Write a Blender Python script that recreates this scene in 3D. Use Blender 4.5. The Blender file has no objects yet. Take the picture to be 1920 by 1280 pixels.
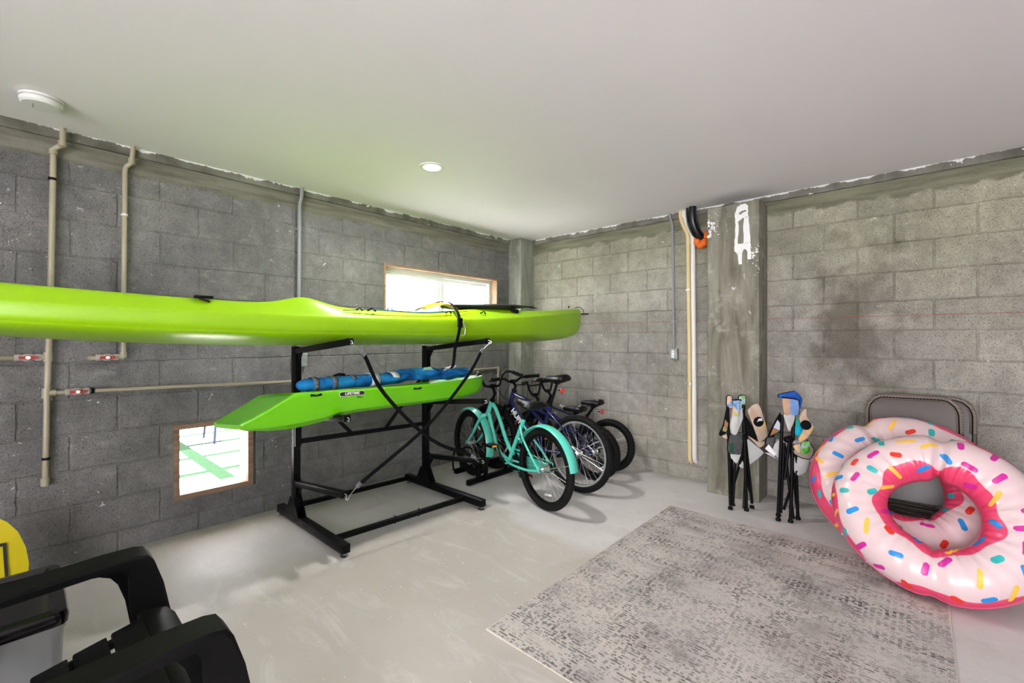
import bpy, bmesh, math, random
from mathutils import Vector, Matrix, Euler
random.seed(7)
scene = bpy.context.scene
COL = scene.collection
R = math.radians

# ------------------------------------------------------------------ camera
YAW = R(42.1)
cam_d = bpy.data.cameras.new('camera')
cam_d.sensor_width = 36.0
cam_d.lens = 835.0/1920.0*36.0
cam_d.shift_y = -5.0/1920.0
cam_d.clip_start = 0.05
cam = bpy.data.objects.new('camera', cam_d)
cam.location = (3.553, -4.107, 1.275)
cam.rotation_euler = (R(90), 0, YAW)
COL.objects.link(cam)
scene.camera = cam

# ------------------------------------------------------------------ world / light / exposure
scene.view_settings.view_transform = 'Standard'
scene.view_settings.look = 'None'
scene.view_settings.gamma = 1.0
scene.view_settings.use_curve_mapping = False
scene.view_settings.exposure = 2.56
world = bpy.data.worlds.new('overcast_sky')
scene.world = world
world.use_nodes = True
bg = world.node_tree.nodes['Background']
bg.inputs[0].default_value = (0.985, 0.955, 1.0, 1)
bg.inputs[1].default_value = 2.2

sun_d = bpy.data.lights.new('sun', 'SUN'); sun_d.energy = 7; sun_d.angle = R(2); sun_d.color = (1, .97, .93)
sun_o = bpy.data.objects.new('sun', sun_d); COL.objects.link(sun_o)
sun_o.rotation_euler = Vector((.10, -.62, -.78)).to_track_quat('-Z', 'Y').to_euler()

def portal(loc, rot, sx, sy):
    l = bpy.data.lights.new('daylight_portal', 'AREA')
    l.shape = 'RECTANGLE'; l.size = sx; l.size_y = sy
    l.cycles.is_portal = True
    o = bpy.data.objects.new('daylight_portal', l)
    o.location = loc; o.rotation_euler = rot
    COL.objects.link(o)
portal((-0.16, -1.17, 1.64), (0, R(-90), 0), 0.66, 1.5)     # upper window
portal((-0.16, -3.195, 0.46), (0, R(-90), 0), 0.5, 0.5)     # lower opening
portal((4.3, -7.25, 1.10), (R(90), 0, 0), 4.0, 2.2)         # unseen garage door opening, added and shifted to shape the daylight

def lamp_disc(loc, r, power):
    l = bpy.data.lights.new('downlight_bulb', 'AREA')
    l.shape = 'DISK'; l.size = r*2; l.energy = power; l.color = (1, .97, .93)
    o = bpy.data.objects.new('downlight_bulb', l)
    o.location = loc
    COL.objects.link(o)
    return o

# ------------------------------------------------------------------ materials
M = {}
def mat(name, col, rough=.5, metal=0.0, spec=.5, var=0.0, vscale=8.0, bump=0.0, bscale=60.0, coat=0.0, alpha=1.0, trans=0.0):
    if name in M: return M[name]
    m = bpy.data.materials.new(name); m.use_nodes = True
    nt = m.node_tree; b = nt.nodes['Principled BSDF']
    b.inputs['Base Color'].default_value = (*col, 1)
    b.inputs['Roughness'].default_value = rough
    b.inputs['Metallic'].default_value = metal
    b.inputs['Specular IOR Level'].default_value = spec
    b.inputs['Coat Weight'].default_value = coat
    b.inputs['Alpha'].default_value = alpha
    b.inputs['Transmission Weight'].default_value = trans
    tc = nt.nodes.new('ShaderNodeTexCoord')
    n = nt.nodes.new('ShaderNodeTexNoise'); n.inputs['Scale'].default_value = vscale
    n.inputs['Detail'].default_value = 4
    nt.links.new(tc.outputs['Object'], n.inputs['Vector'])
    if var > 0:
        r = nt.nodes.new('ShaderNodeMapRange')
        r.inputs[1].default_value = .3; r.inputs[2].default_value = .7
        r.inputs[3].default_value = 1-var; r.inputs[4].default_value = 1+var
        nt.links.new(n.outputs[0], r.inputs[0])
        mx = nt.nodes.new('ShaderNodeVectorMath'); mx.operation = 'SCALE'
        mx.inputs[0].default_value = col
        nt.links.new(r.outputs[0], mx.inputs['Scale'])
        nt.links.new(mx.outputs[0], b.inputs['Base Color'])
    if bump > 0:
        n2 = nt.nodes.new('ShaderNodeTexNoise'); n2.inputs['Scale'].default_value = bscale
        nt.links.new(tc.outputs['Object'], n2.inputs['Vector'])
        bp = nt.nodes.new('ShaderNodeBump'); bp.inputs['Strength'].default_value = bump
        bp.inputs['Distance'].default_value = .004
        nt.links.new(n2.outputs[0], bp.inputs['Height'])
        nt.links.new(bp.outputs[0], b.inputs['Normal'])
    M[name] = m
    return m

class NB:
    """small node-building helper"""
    def __init__(s, name):
        s.m = bpy.data.materials.new(name); s.m.use_nodes = True
        s.nt = s.m.node_tree; s.b = s.nt.nodes['Principled BSDF']
        s.tc = s.nt.nodes.new('ShaderNodeTexCoord')
        M[name] = s.m
    def n(s, t, **k):
        x = s.nt.nodes.new(t)
        for a, v in k.items(): setattr(x, a, v)
        return x
    def l(s, a, b): s.nt.links.new(a, b)
    def val(s, inp, v):
        if isinstance(v, bpy.types.NodeSocket): s.l(v, inp)
        elif isinstance(v, tuple) and len(v) == 3 and inp.type == 'RGBA': inp.default_value = (*v, 1)
        else: inp.default_value = v
    def math(s, op, a, b=0.0, c=0.0, clamp=False):
        x = s.n('ShaderNodeMath', operation=op, use_clamp=clamp)
        s.val(x.inputs[0], a); s.val(x.inputs[1], b); s.val(x.inputs[2], c)
        return x.outputs[0]
    def mr(s, v, a, b, c=0.0, d=1.0):
        x = s.n('ShaderNodeMapRange'); s.val(x.inputs[0], v)
        for i, q in enumerate((a, b, c, d)): x.inputs[i+1].default_value = q
        return x.outputs[0]
    def noise(s, vec, scale, detail=4, rough=.5, dist=0):
        x = s.n('ShaderNodeTexNoise'); s.val(x.inputs['Vector'], vec)
        x.inputs['Scale'].default_value = scale; x.inputs['Detail'].default_value = detail
        x.inputs['Roughness'].default_value = rough; x.inputs['Distortion'].default_value = dist
        return x.outputs[0]
    def vor(s, vec, scale, feature='F1', rnd=1):
        x = s.n('ShaderNodeTexVoronoi', feature=feature); s.val(x.inputs['Vector'], vec)
        x.inputs['Scale'].default_value = scale; x.inputs['Randomness'].default_value = rnd
        return x
    def mix(s, f, a, b, blend='MIX'):
        x = s.n('ShaderNodeMix', data_type='RGBA', blend_type=blend)
        s.val(x.inputs[0], f); s.val(x.inputs[6], a); s.val(x.inputs[7], b)
        return x.outputs[2]
    def comb(s, x, y, z=0.0):
        c = s.n('ShaderNodeCombineXYZ'); s.val(c.inputs[0], x); s.val(c.inputs[1], y); s.val(c.inputs[2], z)
        return c.outputs[0]
    def sep(s, v):
        c = s.n('ShaderNodeSeparateXYZ'); s.l(v, c.inputs[0]); return c.outputs
    def vscale(s, v, sc):
        c = s.n('ShaderNodeMapping'); s.l(v, c.inputs[0]); c.inputs['Scale'].default_value = sc; return c.outputs[0]
    def bump(s, h, st, dist=.01):
        x = s.n('ShaderNodeBump'); s.l(h, x.inputs['Height'])
        x.inputs['Strength'].default_value = st; x.inputs['Distance'].default_value = dist
        s.l(x.outputs[0], s.b.inputs['Normal'])
    def out(s, col, rough=.9, spec=.3):
        s.val(s.b.inputs['Base Color'], col); s.val(s.b.inputs['Roughness'], rough)
        s.b.inputs['Specular IOR Level'].default_value = spec
        return s.m

def block_mat(name, axis, base, mortar, shift, stain=False, chalk=False, xoff=0.0):
    k = NB(name); P = k.tc.outputs['Object']; s = k.sep(P)
    u = s[0] if axis == 'x' else s[1]
    # slightly wobbly coordinates
    wob = k.noise(P, 9, 2); wob = k.mr(wob, 0, 1, -.008, .008)
    u2 = k.math('ADD', k.math('ADD', u, xoff), wob); z2 = k.math('ADD', k.math('SUBTRACT', s[2], shift), wob)
    br = k.n('ShaderNodeTexBrick', offset=.5, offset_frequency=2, squash=1.0)
    k.l(k.comb(u2, z2), br.inputs['Vector'])
    br.inputs['Scale'].default_value = 1
    br.inputs['Mortar Size'].default_value = .009; br.inputs['Mortar Smooth'].default_value = .8
    br.inputs['Bias'].default_value = 0
    br.inputs['Brick Width'].default_value = .4064; br.inputs['Row Height'].default_value = .2032
    br.inputs['Color1'].default_value = (.92, .92, .92, 1); br.inputs['Color2'].default_value = (1.06, 1.06, 1.06, 1)
    br.inputs['Mortar'].default_value = (1, 1, 1, 1)
    col = k.mix(1.0, base, br.outputs['Color'], 'MULTIPLY')
    mmask = k.math('MULTIPLY', br.outputs['Fac'], k.mr(k.noise(P, 3.2, 4, .6), .36, .66, .0, 1))
    col = k.mix(k.math('MULTIPLY', mmask, .8), col, mortar)
    big = k.mr(k.noise(P, 1.5, 7, .68), .3, .7, .66, 1.28)
    col = k.mix(1.0, col, k.comb(big, big, big), 'MULTIPLY')
    tint = k.mr(k.noise(P, .9, 3), .35, .65)
    col = k.mix(k.math('MULTIPLY', tint, .5), col, k.mix(1.0, col, (1.04, 1.02, .88), 'MULTIPLY'))
    # aggregate speckle and pores
    sp = k.mr(k.noise(P, 120, 5, .8), .3, .7, .64, 1.36)
    md = k.mr(k.noise(P, 11, 6, .75), .32, .68, .80, 1.20)
    col = k.mix(1.0, col, k.comb(md, md, md), 'MULTIPLY')
    col = k.mix(.8, col, k.mix(1.0, col, k.comb(sp, sp, sp), 'MULTIPLY'))
    pore = k.mr(k.noise(P, 95, 4, .8), .575, .65)
    col = k.mix(k.math('MULTIPLY', pore, .7), col, (.035, .035, .032))
    # pale mortar smears and chips
    sm = k.mr(k.noise(k.vscale(P, (2.0, 2.0, 5.0)), 2.2, 6, .7), .60, .74)
    col = k.mix(k.math('MULTIPLY', sm, .35), col, (.52, .53, .48))
    chip = k.math('MULTIPLY', k.mr(k.noise(P, 26, 3, .6, 1.2), .68, .70), k.mr(k.noise(P, 2.4, 2), .5, .56))
    col = k.mix(k.math('MULTIPLY', chip, .75), col, (.75, .76, .73))
    # concrete tie beam: smoother cement above the last course
    edge = k.math('ADD', s[2], k.mr(k.noise(P, 7, 4), .3, .7, -.03, .03))
    beam = k.mr(edge, 2.265, 2.285)
    bcol = k.mix(k.mr(k.noise(k.vscale(P, (.6, .6, 6)), 4, 4), .35, .65), (.13, .125, .10), (.22, .215, .18))
    col = k.mix(beam, col, bcol)
    if stain:
        dx = k.math('MULTIPLY', k.math('SUBTRACT', u, 3.22), 3.1)
        dz = k.math('MULTIPLY', k.math('SUBTRACT', s[2], 1.36), 1.25)
        d = k.math('SQRT', k.math('ADD', k.math('MULTIPLY', dx, dx), k.math('MULTIPLY', dz, dz)))
        d = k.math('ADD', d, k.mr(k.noise(P, 4.5, 5, .6), .25, .75, -.75, .75))
        st = k.math('MULTIPLY', k.mr(d, .25, 1.0, 1, 0), k.mr(k.noise(k.comb(k.math('FLOOR', k.math('MULTIPLY', u, 2.46)), k.math('FLOOR', k.math('MULTIPLY', z2, 4.921))), 3.7, 1), .35, .6, .75, 1))
        col = k.mix(k.math('MULTIPLY', st, .75), col, (.095, .082, .062))
        grn = k.mr(s[2], 1.25, 2.1)
        col = k.mix(k.math('MULTIPLY', grn, .55), col, k.mix(1.0, col, (1.0, 1.04, .80), 'MULTIPLY'))
    if chalk:
        zc = k.math('ABSOLUTE', k.math('SUBTRACT', s[2], 1.437))
        ln = k.math('LESS_THAN', zc, .0022)
        ln = k.math('MULTIPLY', ln, k.mr(k.noise(P, 12, 2), .3, .5, .2, .75))
        col = k.mix(ln, col, (.34, .06, .05))
    h = k.math('MULTIPLY_ADD', br.outputs['Fac'], -.55, k.math('MULTIPLY', k.noise(P, 90, 4, .7), .55))
    h = k.math('ADD', h, k.math('MULTIPLY', pore, -.35))
    h = k.mix(beam, h, k.noise(P, 14, 4))
    k.bump(h, .8, .014)
    return k.out(col, .95, .15)

def cement_mat(name, a, b, streak=True):
    k = NB(name); P = k.tc.outputs['Object']
    v = k.vscale(P, (5, 5, .8)) if streak else P
    f = k.mr(k.noise(v, 2.4, 6, .65, .5), .35, .65)
    col = k.mix(f, a, b)
    f2 = k.mr(k.noise(P, 5, 6, .7), .55, .68)
    col = k.mix(k.math('MULTIPLY', f2, .5), col, (.42, .42, .37))
    ch = k.math('MULTIPLY', k.mr(k.noise(P, 22, 3, .6, 1), .68, .70), k.mr(k.noise(P, 2.1, 2), .48, .55))
    col = k.mix(k.math('MULTIPLY', ch, .8), col, (.72, .73, .7))
    dk = k.mr(k.noise(P, 16, 5, .7), .6, .7)
    col = k.mix(k.math('MULTIPLY', dk, .35), col, (.08, .075, .06))
    k.bump(k.noise(P, 20, 5, .6), .3, .01)
    return k.out(col, .85, .3)

def ledge_mat():
    k = NB('ledge_concrete'); P = k.tc.outputs['Object']; s = k.sep(P)
    col = k.mix(k.mr(k.noise(P, 6, 5), .35, .65), (.10, .096, .08), (.23, .225, .20))
    top = k.mr(k.math('ADD', s[2], k.mr(k.noise(P, 6, 5, .7), .3, .7, -.022, .020)), 2.431, 2.433)
    sp = k.mr(k.noise(P, 13, 4, .65), .66, .68)
    f = k.math('MAXIMUM', top, sp)
    col = k.mix(f, col, (.72, .73, .72))
    k.bump(k.noise(P, 25, 5), .3, .008)
    return k.out(col, .85, .3)

def floor_mat():
    k = NB('floor_concrete'); P = k.tc.outputs['Object']; s = k.sep(P)
    f = k.mr(k.noise(P, .7, 6, .6, .4), .35, .65)
    col = k.mix(f, (.51, .49, .485), (.61, .59, .585))
    # warmer older pour on the camera side of a soft curved joint
    j = k.math('ADD', k.math('MULTIPLY', s[0], .16), s[1])
    j = k.math('ADD', j, k.mr(k.noise(P, 1.4, 4), .3, .7, -.10, .10))
    m = k.mr(j, -1.52, -1.40, 1, 0)
    m = k.math('MULTIPLY', m, k.mr(s[0], .75, 1.15))
    col = k.mix(m, col, k.mix(1.0, col, (.80, .775, .72), 'MULTIPLY'))
    sw = k.mr(k.noise(k.vscale(P, (1.2, 4, 1)), 1.6, 7, .72, .8), .52, .66)
    col = k.mix(k.math('MULTIPLY', sw, .35), col, (.68, .68, .675))
    dk = k.mr(k.noise(P, 2.6, 6, .7), .56, .72)
    col = k.mix(k.math('MULTIPLY', dk, .3), col, (.36, .345, .30))
    # ragged dark olive band along the foot of the block walls
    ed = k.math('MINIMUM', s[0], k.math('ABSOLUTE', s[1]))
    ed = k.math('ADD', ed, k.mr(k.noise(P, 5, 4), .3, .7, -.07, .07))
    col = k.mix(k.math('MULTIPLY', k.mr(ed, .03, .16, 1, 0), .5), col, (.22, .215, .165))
    spk = k.math('MULTIPLY', k.mr(k.noise(P, 60, 2), .72, .74), k.mr(k.noise(P, 3, 2), .5, .55))
    col = k.mix(k.math('MULTIPLY', spk, .6), col, (.10, .09, .08))
    ws = k.mr(k.noise(k.vscale(P, (1, 1.4, 1)), 38, 2, .4), .735, .75)
    col = k.mix(k.math('MULTIPLY', ws, .7), col, (.75, .75, .74))
    k.bump(k.noise(P, 12, 7, .7), .12, .01)
    rg = k.mr(k.noise(P, 2, 5), .3, .7, .42, .68)
    return k.out(col, rg, .4)

def rug_mat():
    k = NB('rug_weave'); P = k.tc.outputs['Object']; s = k.sep(P)
    base = k.mix(k.mr(k.noise(P, 3.2, 4), .35, .65), (.54, .505, .475), (.46, .435, .42))
    base = k.mix(k.math('MULTIPLY', k.mr(k.noise(P, 2.0, 3), .5, .66), .6), base, (.36, .31, .295))
    # broken dashes: rows of short strokes running with x, gated in y columns
    def dash(u, v, su, sv, thr):
        wob = k.mr(k.noise(P, 30, 2), 0, 1, -.2, .2)
        rowi = k.math('FLOOR', k.math('MULTIPLY', v, sv))
        rv = k.math('FRACT', k.math('ADD', k.math('MULTIPLY', v, sv), k.math('MULTIPLY', wob, .9)))
        row = k.math('LESS_THAN', k.math('ABSOLUTE', k.math('SUBTRACT', rv, .5)), .27)
        ns = k.noise(k.comb(k.math('MULTIPLY', u, su), k.math('MULTIPLY', rowi, 7.31)), 1.0, 2, .6)
        return k.math('MULTIPLY', row, k.mr(ns, thr, thr+.03))
    a = dash(s[0], s[1], 42, 62, .50)
    b = dash(s[1], s[0], 55, 40, .515)
    # column gating gives the plaid-like bands
    g1 = k.mr(k.noise(k.comb(k.math('MULTIPLY', s[0], 9), 3.0), 1.0, 3), .46, .54)
    g2 = k.mr(k.noise(k.comb(k.math('MULTIPLY', s[1], 8), 9.0), 1.0, 3), .44, .54)
    g = k.mr(k.noise(P, 4.2, 3, .6), .36, .58, .15, 1)
    a = k.math('MULTIPLY', a, k.math('MAXIMUM', k.math('MULTIPLY', g1, g), k.math('MULTIPLY', g2, .8)))
    b = k.math('MULTIPLY', b, k.math('MULTIPLY', g2, g))
    f = k.math('MAXIMUM', a, b)
    dark = k.mix(k.mr(k.noise(P, 2.5, 2), .4, .6), (.045, .045, .05), (.10, .088, .082))
    col = k.mix(k.math('MULTIPLY', f, .85), base, dark)
    bl = k.mr(k.noise(P, 3.4, 5, .65), .52, .68)
    col = k.mix(k.math('MULTIPLY', bl, .55), col, (.19, .17, .16))
    fz = k.mr(k.noise(P, 260, 2), .3, .7, .8, 1.2)
    col = k.mix(1.0, col, k.comb(fz, fz, fz), 'MULTIPLY')
    k.bump(k.math('SUBTRACT', k.noise(P, 220, 3), k.math('MULTIPLY', f, .5)), .5, .004)
    return k.out(col, .95, .1)

def wood_mat(name, a, b, sc=(30, 3, 30)):
    k = NB(name); P = k.tc.outputs['Object']
    f = k.mr(k.noise(k.vscale(P, sc), 1.2, 5, .6, .6), .3, .7)
    k.bump(f, .1, .003)
    return k.out(k.mix(f, a, b), .6, .35)

def turf_mat():
    k = NB('turf'); P = k.tc.outputs['Object']
    f = k.mr(k.noise(P, 60, 4, .7), .35, .65)
    return k.out(k.mix(f, (.006, .024, .008), (.013, .042, .016)), .9, .1)

def plaster_mat():
    k = NB('ceiling_paint'); P = k.tc.outputs['Object']
    f = k.mr(k.noise(P, .6, 3), .3, .7, .97, 1.03)
    k.bump(k.noise(P, 1.6, 3, .5), .12, .05)
    return k.out(k.mix(1.0, (.81, .780, .808), k.comb(f, f, f), 'MULTIPLY'), .6, .3)  # slight magenta in the base colour offsets green bounce from the kayaks

def donut_mat():
    k = NB('donut_vinyl'); P = k.tc.outputs['Object']; s = k.sep(P)
    rad = k.math('SQRT', k.math('ADD', k.math('MULTIPLY', s[0], s[0]), k.math('MULTIPLY', s[1], s[1])))
    ang = k.math('ARCTAN2', s[1], s[0])
    w1 = k.math('MULTIPLY', k.math('SINE', k.math('MULTIPLY', ang, 5.0)), .011)
    w2 = k.math('MULTIPLY', k.math('SINE', k.math('MULTIPLY_ADD', ang, 9.0, 1.0)), .008)
    w = k.math('ADD', w1, w2)
    inner = k.mr(k.math('ADD', rad, w), .232, .235)
    outer = k.mr(k.math('SUBTRACT', rad, w), .408, .411, 1, 0)
    front = k.mr(s[2], -.012, -.009)
    ice = k.math('MULTIPLY', k.math('MULTIPLY', inner, outer), front)
    col = k.mix(ice, (.74, .055, .15), (.70, .54, .55))
    k.b.inputs['Coat Weight'].default_value = .25
    k.b.inputs['Subsurface Weight'].default_value = .08
    k.b.inputs['Subsurface Radius'].default_value = (.05, .03, .03)
    return k.out(col, .3, .5)

def weave_mat(name, a, b, sc):
    k = NB(name); P = k.tc.outputs['Object']
    ck = k.n('ShaderNodeTexChecker'); k.l(P, ck.inputs[0]); ck.inputs['Scale'].default_value = sc
    return k.out(k.mix(ck.outputs['Fac'], a, b), .7, .3)

def print_mat(name, cols, sc=14.0):
    k = NB(name); P = k.tc.outputs['Object']
    f = k.noise(P, sc, 2, .4, .8)
    r = k.n('ShaderNodeValToRGB'); k.l(f, r.inputs[0])
    cr = r.color_ramp; cr.interpolation = 'EASE'
    while len(cr.elements) < len(cols): cr.elements.new(.5)
    for i, c in enumerate(cols):
        cr.elements[i].position = .33 + .34*i/max(1, len(cols)-1); cr.elements[i].color = (*c, 1)
    k.bump(k.noise(P, 30, 3), .2, .01)
    return k.out(r.outputs[0], .85, .2)

BLOCK_L = block_mat('block_wall_window_side', 'y', (.195, .193, .202), (.150, .150, .148), .12, xoff=.05)
BLOCK_R = block_mat('block_wall_far_side', 'x', (.335, .322, .300), (.21, .20, .178), .12, stain=True, chalk=True, xoff=.21)
CEMENT = cement_mat('pilaster_cement', (.125, .115, .085), (.27, .26, .215))
CEMENT_D = cement_mat('corner_cement', (.18, .182, .155), (.31, .32, .285))
LEDGE = ledge_mat()
FLOOR = floor_mat(); RUG = rug_mat(); CEIL = plaster_mat(); TURF = turf_mat()
WOOD = wood_mat('casing_wood', (.16, .10, .065), (.30, .20, .13))
WOODM = wood_mat('tan_casing_wood', (.22, .135, .08), (.36, .24, .15))
WOODP = wood_mat('pale_jamb_wood', (.50, .36, .26), (.62, .47, .35), (4, 4, 30))
KLIME = mat('lime_polyethylene', (.27, .52, .002), .34, spec=.5, var=.03, vscale=3)
KGREEN = mat('green_polyethylene', (.16, .60, .002), .30, spec=.5, var=.03, vscale=3)
BLACKST = mat('black_powder_coat', (.003, .003, .0035), .38, spec=.16, var=.2, vscale=20)
BLACKPL = mat('black_resin', (.004, .004, .004), .5, spec=.12, var=.15, vscale=6, bump=.15, bscale=40)
RUBBER = mat('black_rubber', (.005, .005, .005), .7, spec=.2, bump=.5, bscale=160)
WEB = mat('black_webbing', (.006, .006, .007), .85, spec=.12, bump=.3, bscale=300)
STEEL = mat('bright_steel', (.62, .63, .65), .28, metal=1.0)
ALU = mat('rim_aluminium', (.72, .74, .76), .32, metal=.85)
TEAL = mat('teal_paint', (.085, .56, .44), .28, spec=.5, coat=.4)
NAVY = mat('navy_paint', (.006, .009, .080), .25, spec=.5, coat=.6)
DKPAINT = mat('dark_blue_black_paint', (.012, .016, .05), .28, coat=.5)
VINYL = mat('black_vinyl', (.004, .004, .005), .40, spec=.28, bump=.1, bscale=60)
WHITE = mat('white_print', (.82, .83, .84), .5)
BLACKPR = mat('black_print', (.01, .01, .01), .5)
RED = mat('red_reflector', (.75, .02, .02), .18, coat=.6)
CLEARR = mat('clear_reflector', (.75, .77, .78), .2, coat=.5)
AMBER = mat('amber_reflector', (.9, .42, .05), .3)
CPVC = mat('cream_cpvc', (.36, .325, .235), .4, var=.08, vscale=4)
CPVC2 = mat('yellow_cpvc', (.66, .52, .27), .45, var=.06, vscale=4)
PVCW = mat('white_pvc', (.72, .72, .70), .4, var=.05, vscale=4)
CONDUIT = mat('grey_conduit', (.24, .25, .27), .5, var=.08, vscale=4)
BOXG = mat('galvanised_box', (.30, .34, .33), .45, metal=.4, var=.15, vscale=30)
REDH = mat('dark_red_handle', (.35, .03, .03), .4)
WFRAME = mat('white_vinyl_frame', (.78, .80, .80), .4)
GLASS = mat('window_glass', (1, 1, 1), .02, trans=1.0)
M['window_glass'].node_tree.nodes['Principled BSDF'].inputs['IOR'].default_value = 1.0
BLUE = print_mat('blue_nylon', [(.004, .06, .22), (.008, .13, .42), (.012, .19, .52), (.02, .26, .60)], 7)
GREYW = mat('grey_webbing', (.14, .15, .17), .8)
ORANGE = mat('orange_foam', (.86, .16, .015), .55, var=.25, vscale=30)
HOSE = mat('black_hose', (.005, .005, .009), .3)
YELLOW = mat('yellow_plastic', (.56, .46, .006), .35)
PADOR = mat('orange_yellow_plastic', (.55, .27, .015), .4)
SMOKEW = mat('detector_white', (.72, .72, .72), .4)
TAUPE = mat('taupe_painted_steel', (.066, .054, .046), .38, spec=.5, var=.06, vscale=5)
TAUPEF = weave_mat('taupe_dotted_fabric', (.10, .08, .068), (.25, .21, .18), 120)
CANVAS = mat('light_grey_canvas', (.52, .54, .53), .85, var=.08, vscale=12, bump=.3, bscale=20)
TAN = print_mat('tan_print_cloth', [(.50, .36, .27), (.62, .48, .38), (.55, .42, .33), (.70, .52, .22)], 9)
PRINT1 = print_mat('beach_print_cloth', [(.10, .22, .45), (.25, .42, .62), (.66, .40, .30), (.72, .50, .32), (.35, .45, .15)], 13)
PRINT2 = print_mat('ocean_print_cloth', [(.01, .06, .32), (.02, .22, .60), (.03, .38, .60), (.08, .40, .08), (.40, .55, .15)], 11)
PRINTB = print_mat('deep_blue_cloth', [(.01, .04, .22), (.02, .10, .45), (.03, .2, .55)], 6)
MESHG = mat('dark_mesh_pocket', (.07, .075, .08), .9, var=.3, vscale=40)
DONUT = donut_mat()
PAVE = mat('concrete_paver', (.72, .72, .70), .85, var=.05, vscale=6)
TOTEC = mat('translucent_tote', (.42, .44, .45), .35, spec=.5, trans=.25)
TOTEC.node_tree.nodes['Principled BSDF'].inputs['Roughness'].default_value = .5
TOTEC.node_tree.nodes['Principled BSDF'].inputs['IOR'].default_value = 1.2

# ------------------------------------------------------------------ object helpers
def tag(o, label=None, cat=None, group=None, kind=None):
    if label: o['label'] = label
    if cat: o['category'] = cat
    if group: o['group'] = group
    if kind: o['kind'] = kind
    return o

def thing(name, label, cat, loc=(0, 0, 0), rotz=0.0, group=None, rot=None):
    o = bpy.data.objects.new(name, None)
    o.empty_display_size = .1
    o.location = loc; o.rotation_euler = rot if rot else (0, 0, rotz)
    COL.objects.link(o)
    return tag(o, label, cat, group)

def obj(name, bm, m, parent=None, world=False, smooth=None, label=None):
    """link bm as ONE mesh object; world=True: coordinates are world and the parent only has a location"""
    me = bpy.data.meshes.new(name)
    bmesh.ops.recalc_face_normals(bm, faces=bm.faces)
    bm.to_mesh(me); bm.free()
    mats = m if isinstance(m, (list, tuple)) else [m]
    for x in mats: me.materials.append(x)
    if smooth is not None:
        for p in me.polygons: p.use_smooth = True
        if smooth < 180: me.set_sharp_from_angle(angle=R(smooth))
    o = bpy.data.objects.new(name, me)
    COL.objects.link(o)
    if parent:
        o.parent = parent
        if world:
            off = Vector((0, 0, 0)); p = parent
            while p: off += Vector(p.location); p = p.parent
            me.transform(Matrix.Translation(-off))
    if label: o['label'] = label
    return o

def struct(name, bm, m, label=None, **k):
    o = obj(name, bm, m, **k)
    o['kind'] = 'structure'
    if label: o['label'] = label
    return o

def NBM(): return bmesh.new()

def box(bm, x0, x1, y0, y1, z0, z1, mi=0, bev=0.0):
    vs = [bm.verts.new((x, y, z)) for x in (x0, x1) for y in (y0, y1) for z in (z0, z1)]
    f = [(0, 1, 3, 2), (4, 6, 7, 5), (0, 4, 5, 1), (2, 3, 7, 6), (0, 2, 6, 4), (1, 5, 7, 3)]
    fs = []
    for q in f:
        a = bm.faces.new([vs[i] for i in q]); a.material_index = mi; fs.append(a)
    if bev > 0:
        es = list({e for a in fs for e in a.edges})
        bmesh.ops.bevel(bm, geom=es, offset=bev, segments=2, profile=.5, affect='EDGES')
    return vs

def frame_at(d, up=Vector((0, 0, 1))):
    d = d.normalized()
    s = d.cross(up)
    if s.length < 1e-4: s = d.cross(Vector((0, 1, 0)))
    s.normalize()
    return s, s.cross(d).normalized()

def beam(bm, p0, p1, w, h, mi=0, up=(0, 0, 1), bev=0.0):
    """rectangular bar from p0 to p1; w sideways, h along up"""
    p0 = Vector(p0); p1 = Vector(p1)
    s, u = frame_at(p1-p0, Vector(up))
    vs = []
    for p in (p0, p1):
        for a, b in ((-1, -1), (1, -1), (1, 1), (-1, 1)):
            vs.append(bm.verts.new(p+s*(a*w/2)+u*(b*h/2)))
    fs = [bm.faces.new(vs[0:4]), bm.faces.new(vs[4:8][::-1])]
    for i in range(4):
        j = (i+1) % 4
        fs.append(bm.faces.new((vs[i], vs[i+4], vs[j+4], vs[j])))
    for f in fs: f.material_index = mi
    if bev > 0:
        es = list({e for a in fs for e in a.edges})
        bmesh.ops.bevel(bm, geom=es, offset=bev, segments=2, profile=.5, affect='EDGES')

def tube(bm, pts, r, seg=10, closed=False, mi=0, cap=True, flat=None):
    """swept round tube; r is a number or a list; flat=(a,b) scales the two cross axes"""
    pts = [Vector(p) for p in pts]; n = len(pts)
    rs = r if isinstance(r, (list, tuple)) else [r]*n
    rings = []; prev = None
    for i, p in enumerate(pts):
        if closed: d = pts[(i+1) % n]-pts[i-1]
        else: d = pts[min(i+1, n-1)]-pts[max(i-1, 0)]
        d.normalize()
        if prev is None: s, u = frame_at(d)
        else:
            s = prev-d*prev.dot(d)
            if s.length < 1e-5: s, u = frame_at(d)
            s.normalize(); u = s.cross(d)
        prev = s
        fa, fb = flat if flat else (1, 1)
        rings.append([bm.verts.new(p+(s*(math.cos(2*math.pi*k/seg)*fa)+u*(math.sin(2*math.pi*k/seg)*fb))*rs[i]) for k in range(seg)])
    m = n if closed else n-1
    for i in range(m):
        a = rings[i]; b = rings[(i+1) % n]
        off = 0
        if closed and i == n-1:
            best = 1e9
            for o in range(seg):
                q = (a[0].co-b[o].co).length
                if q < best: best = q; off = o
        for k in range(seg):
            f = bm.faces.new((a[k], a[(k+1) % seg], b[(k+1+off) % seg], b[(k+off) % seg])); f.material_index = mi
    if cap and not closed:
        f = bm.faces.new(rings[0][::-1]); f.material_index = mi
        f = bm.faces.new(rings[-1]); f.material_index = mi

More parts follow.
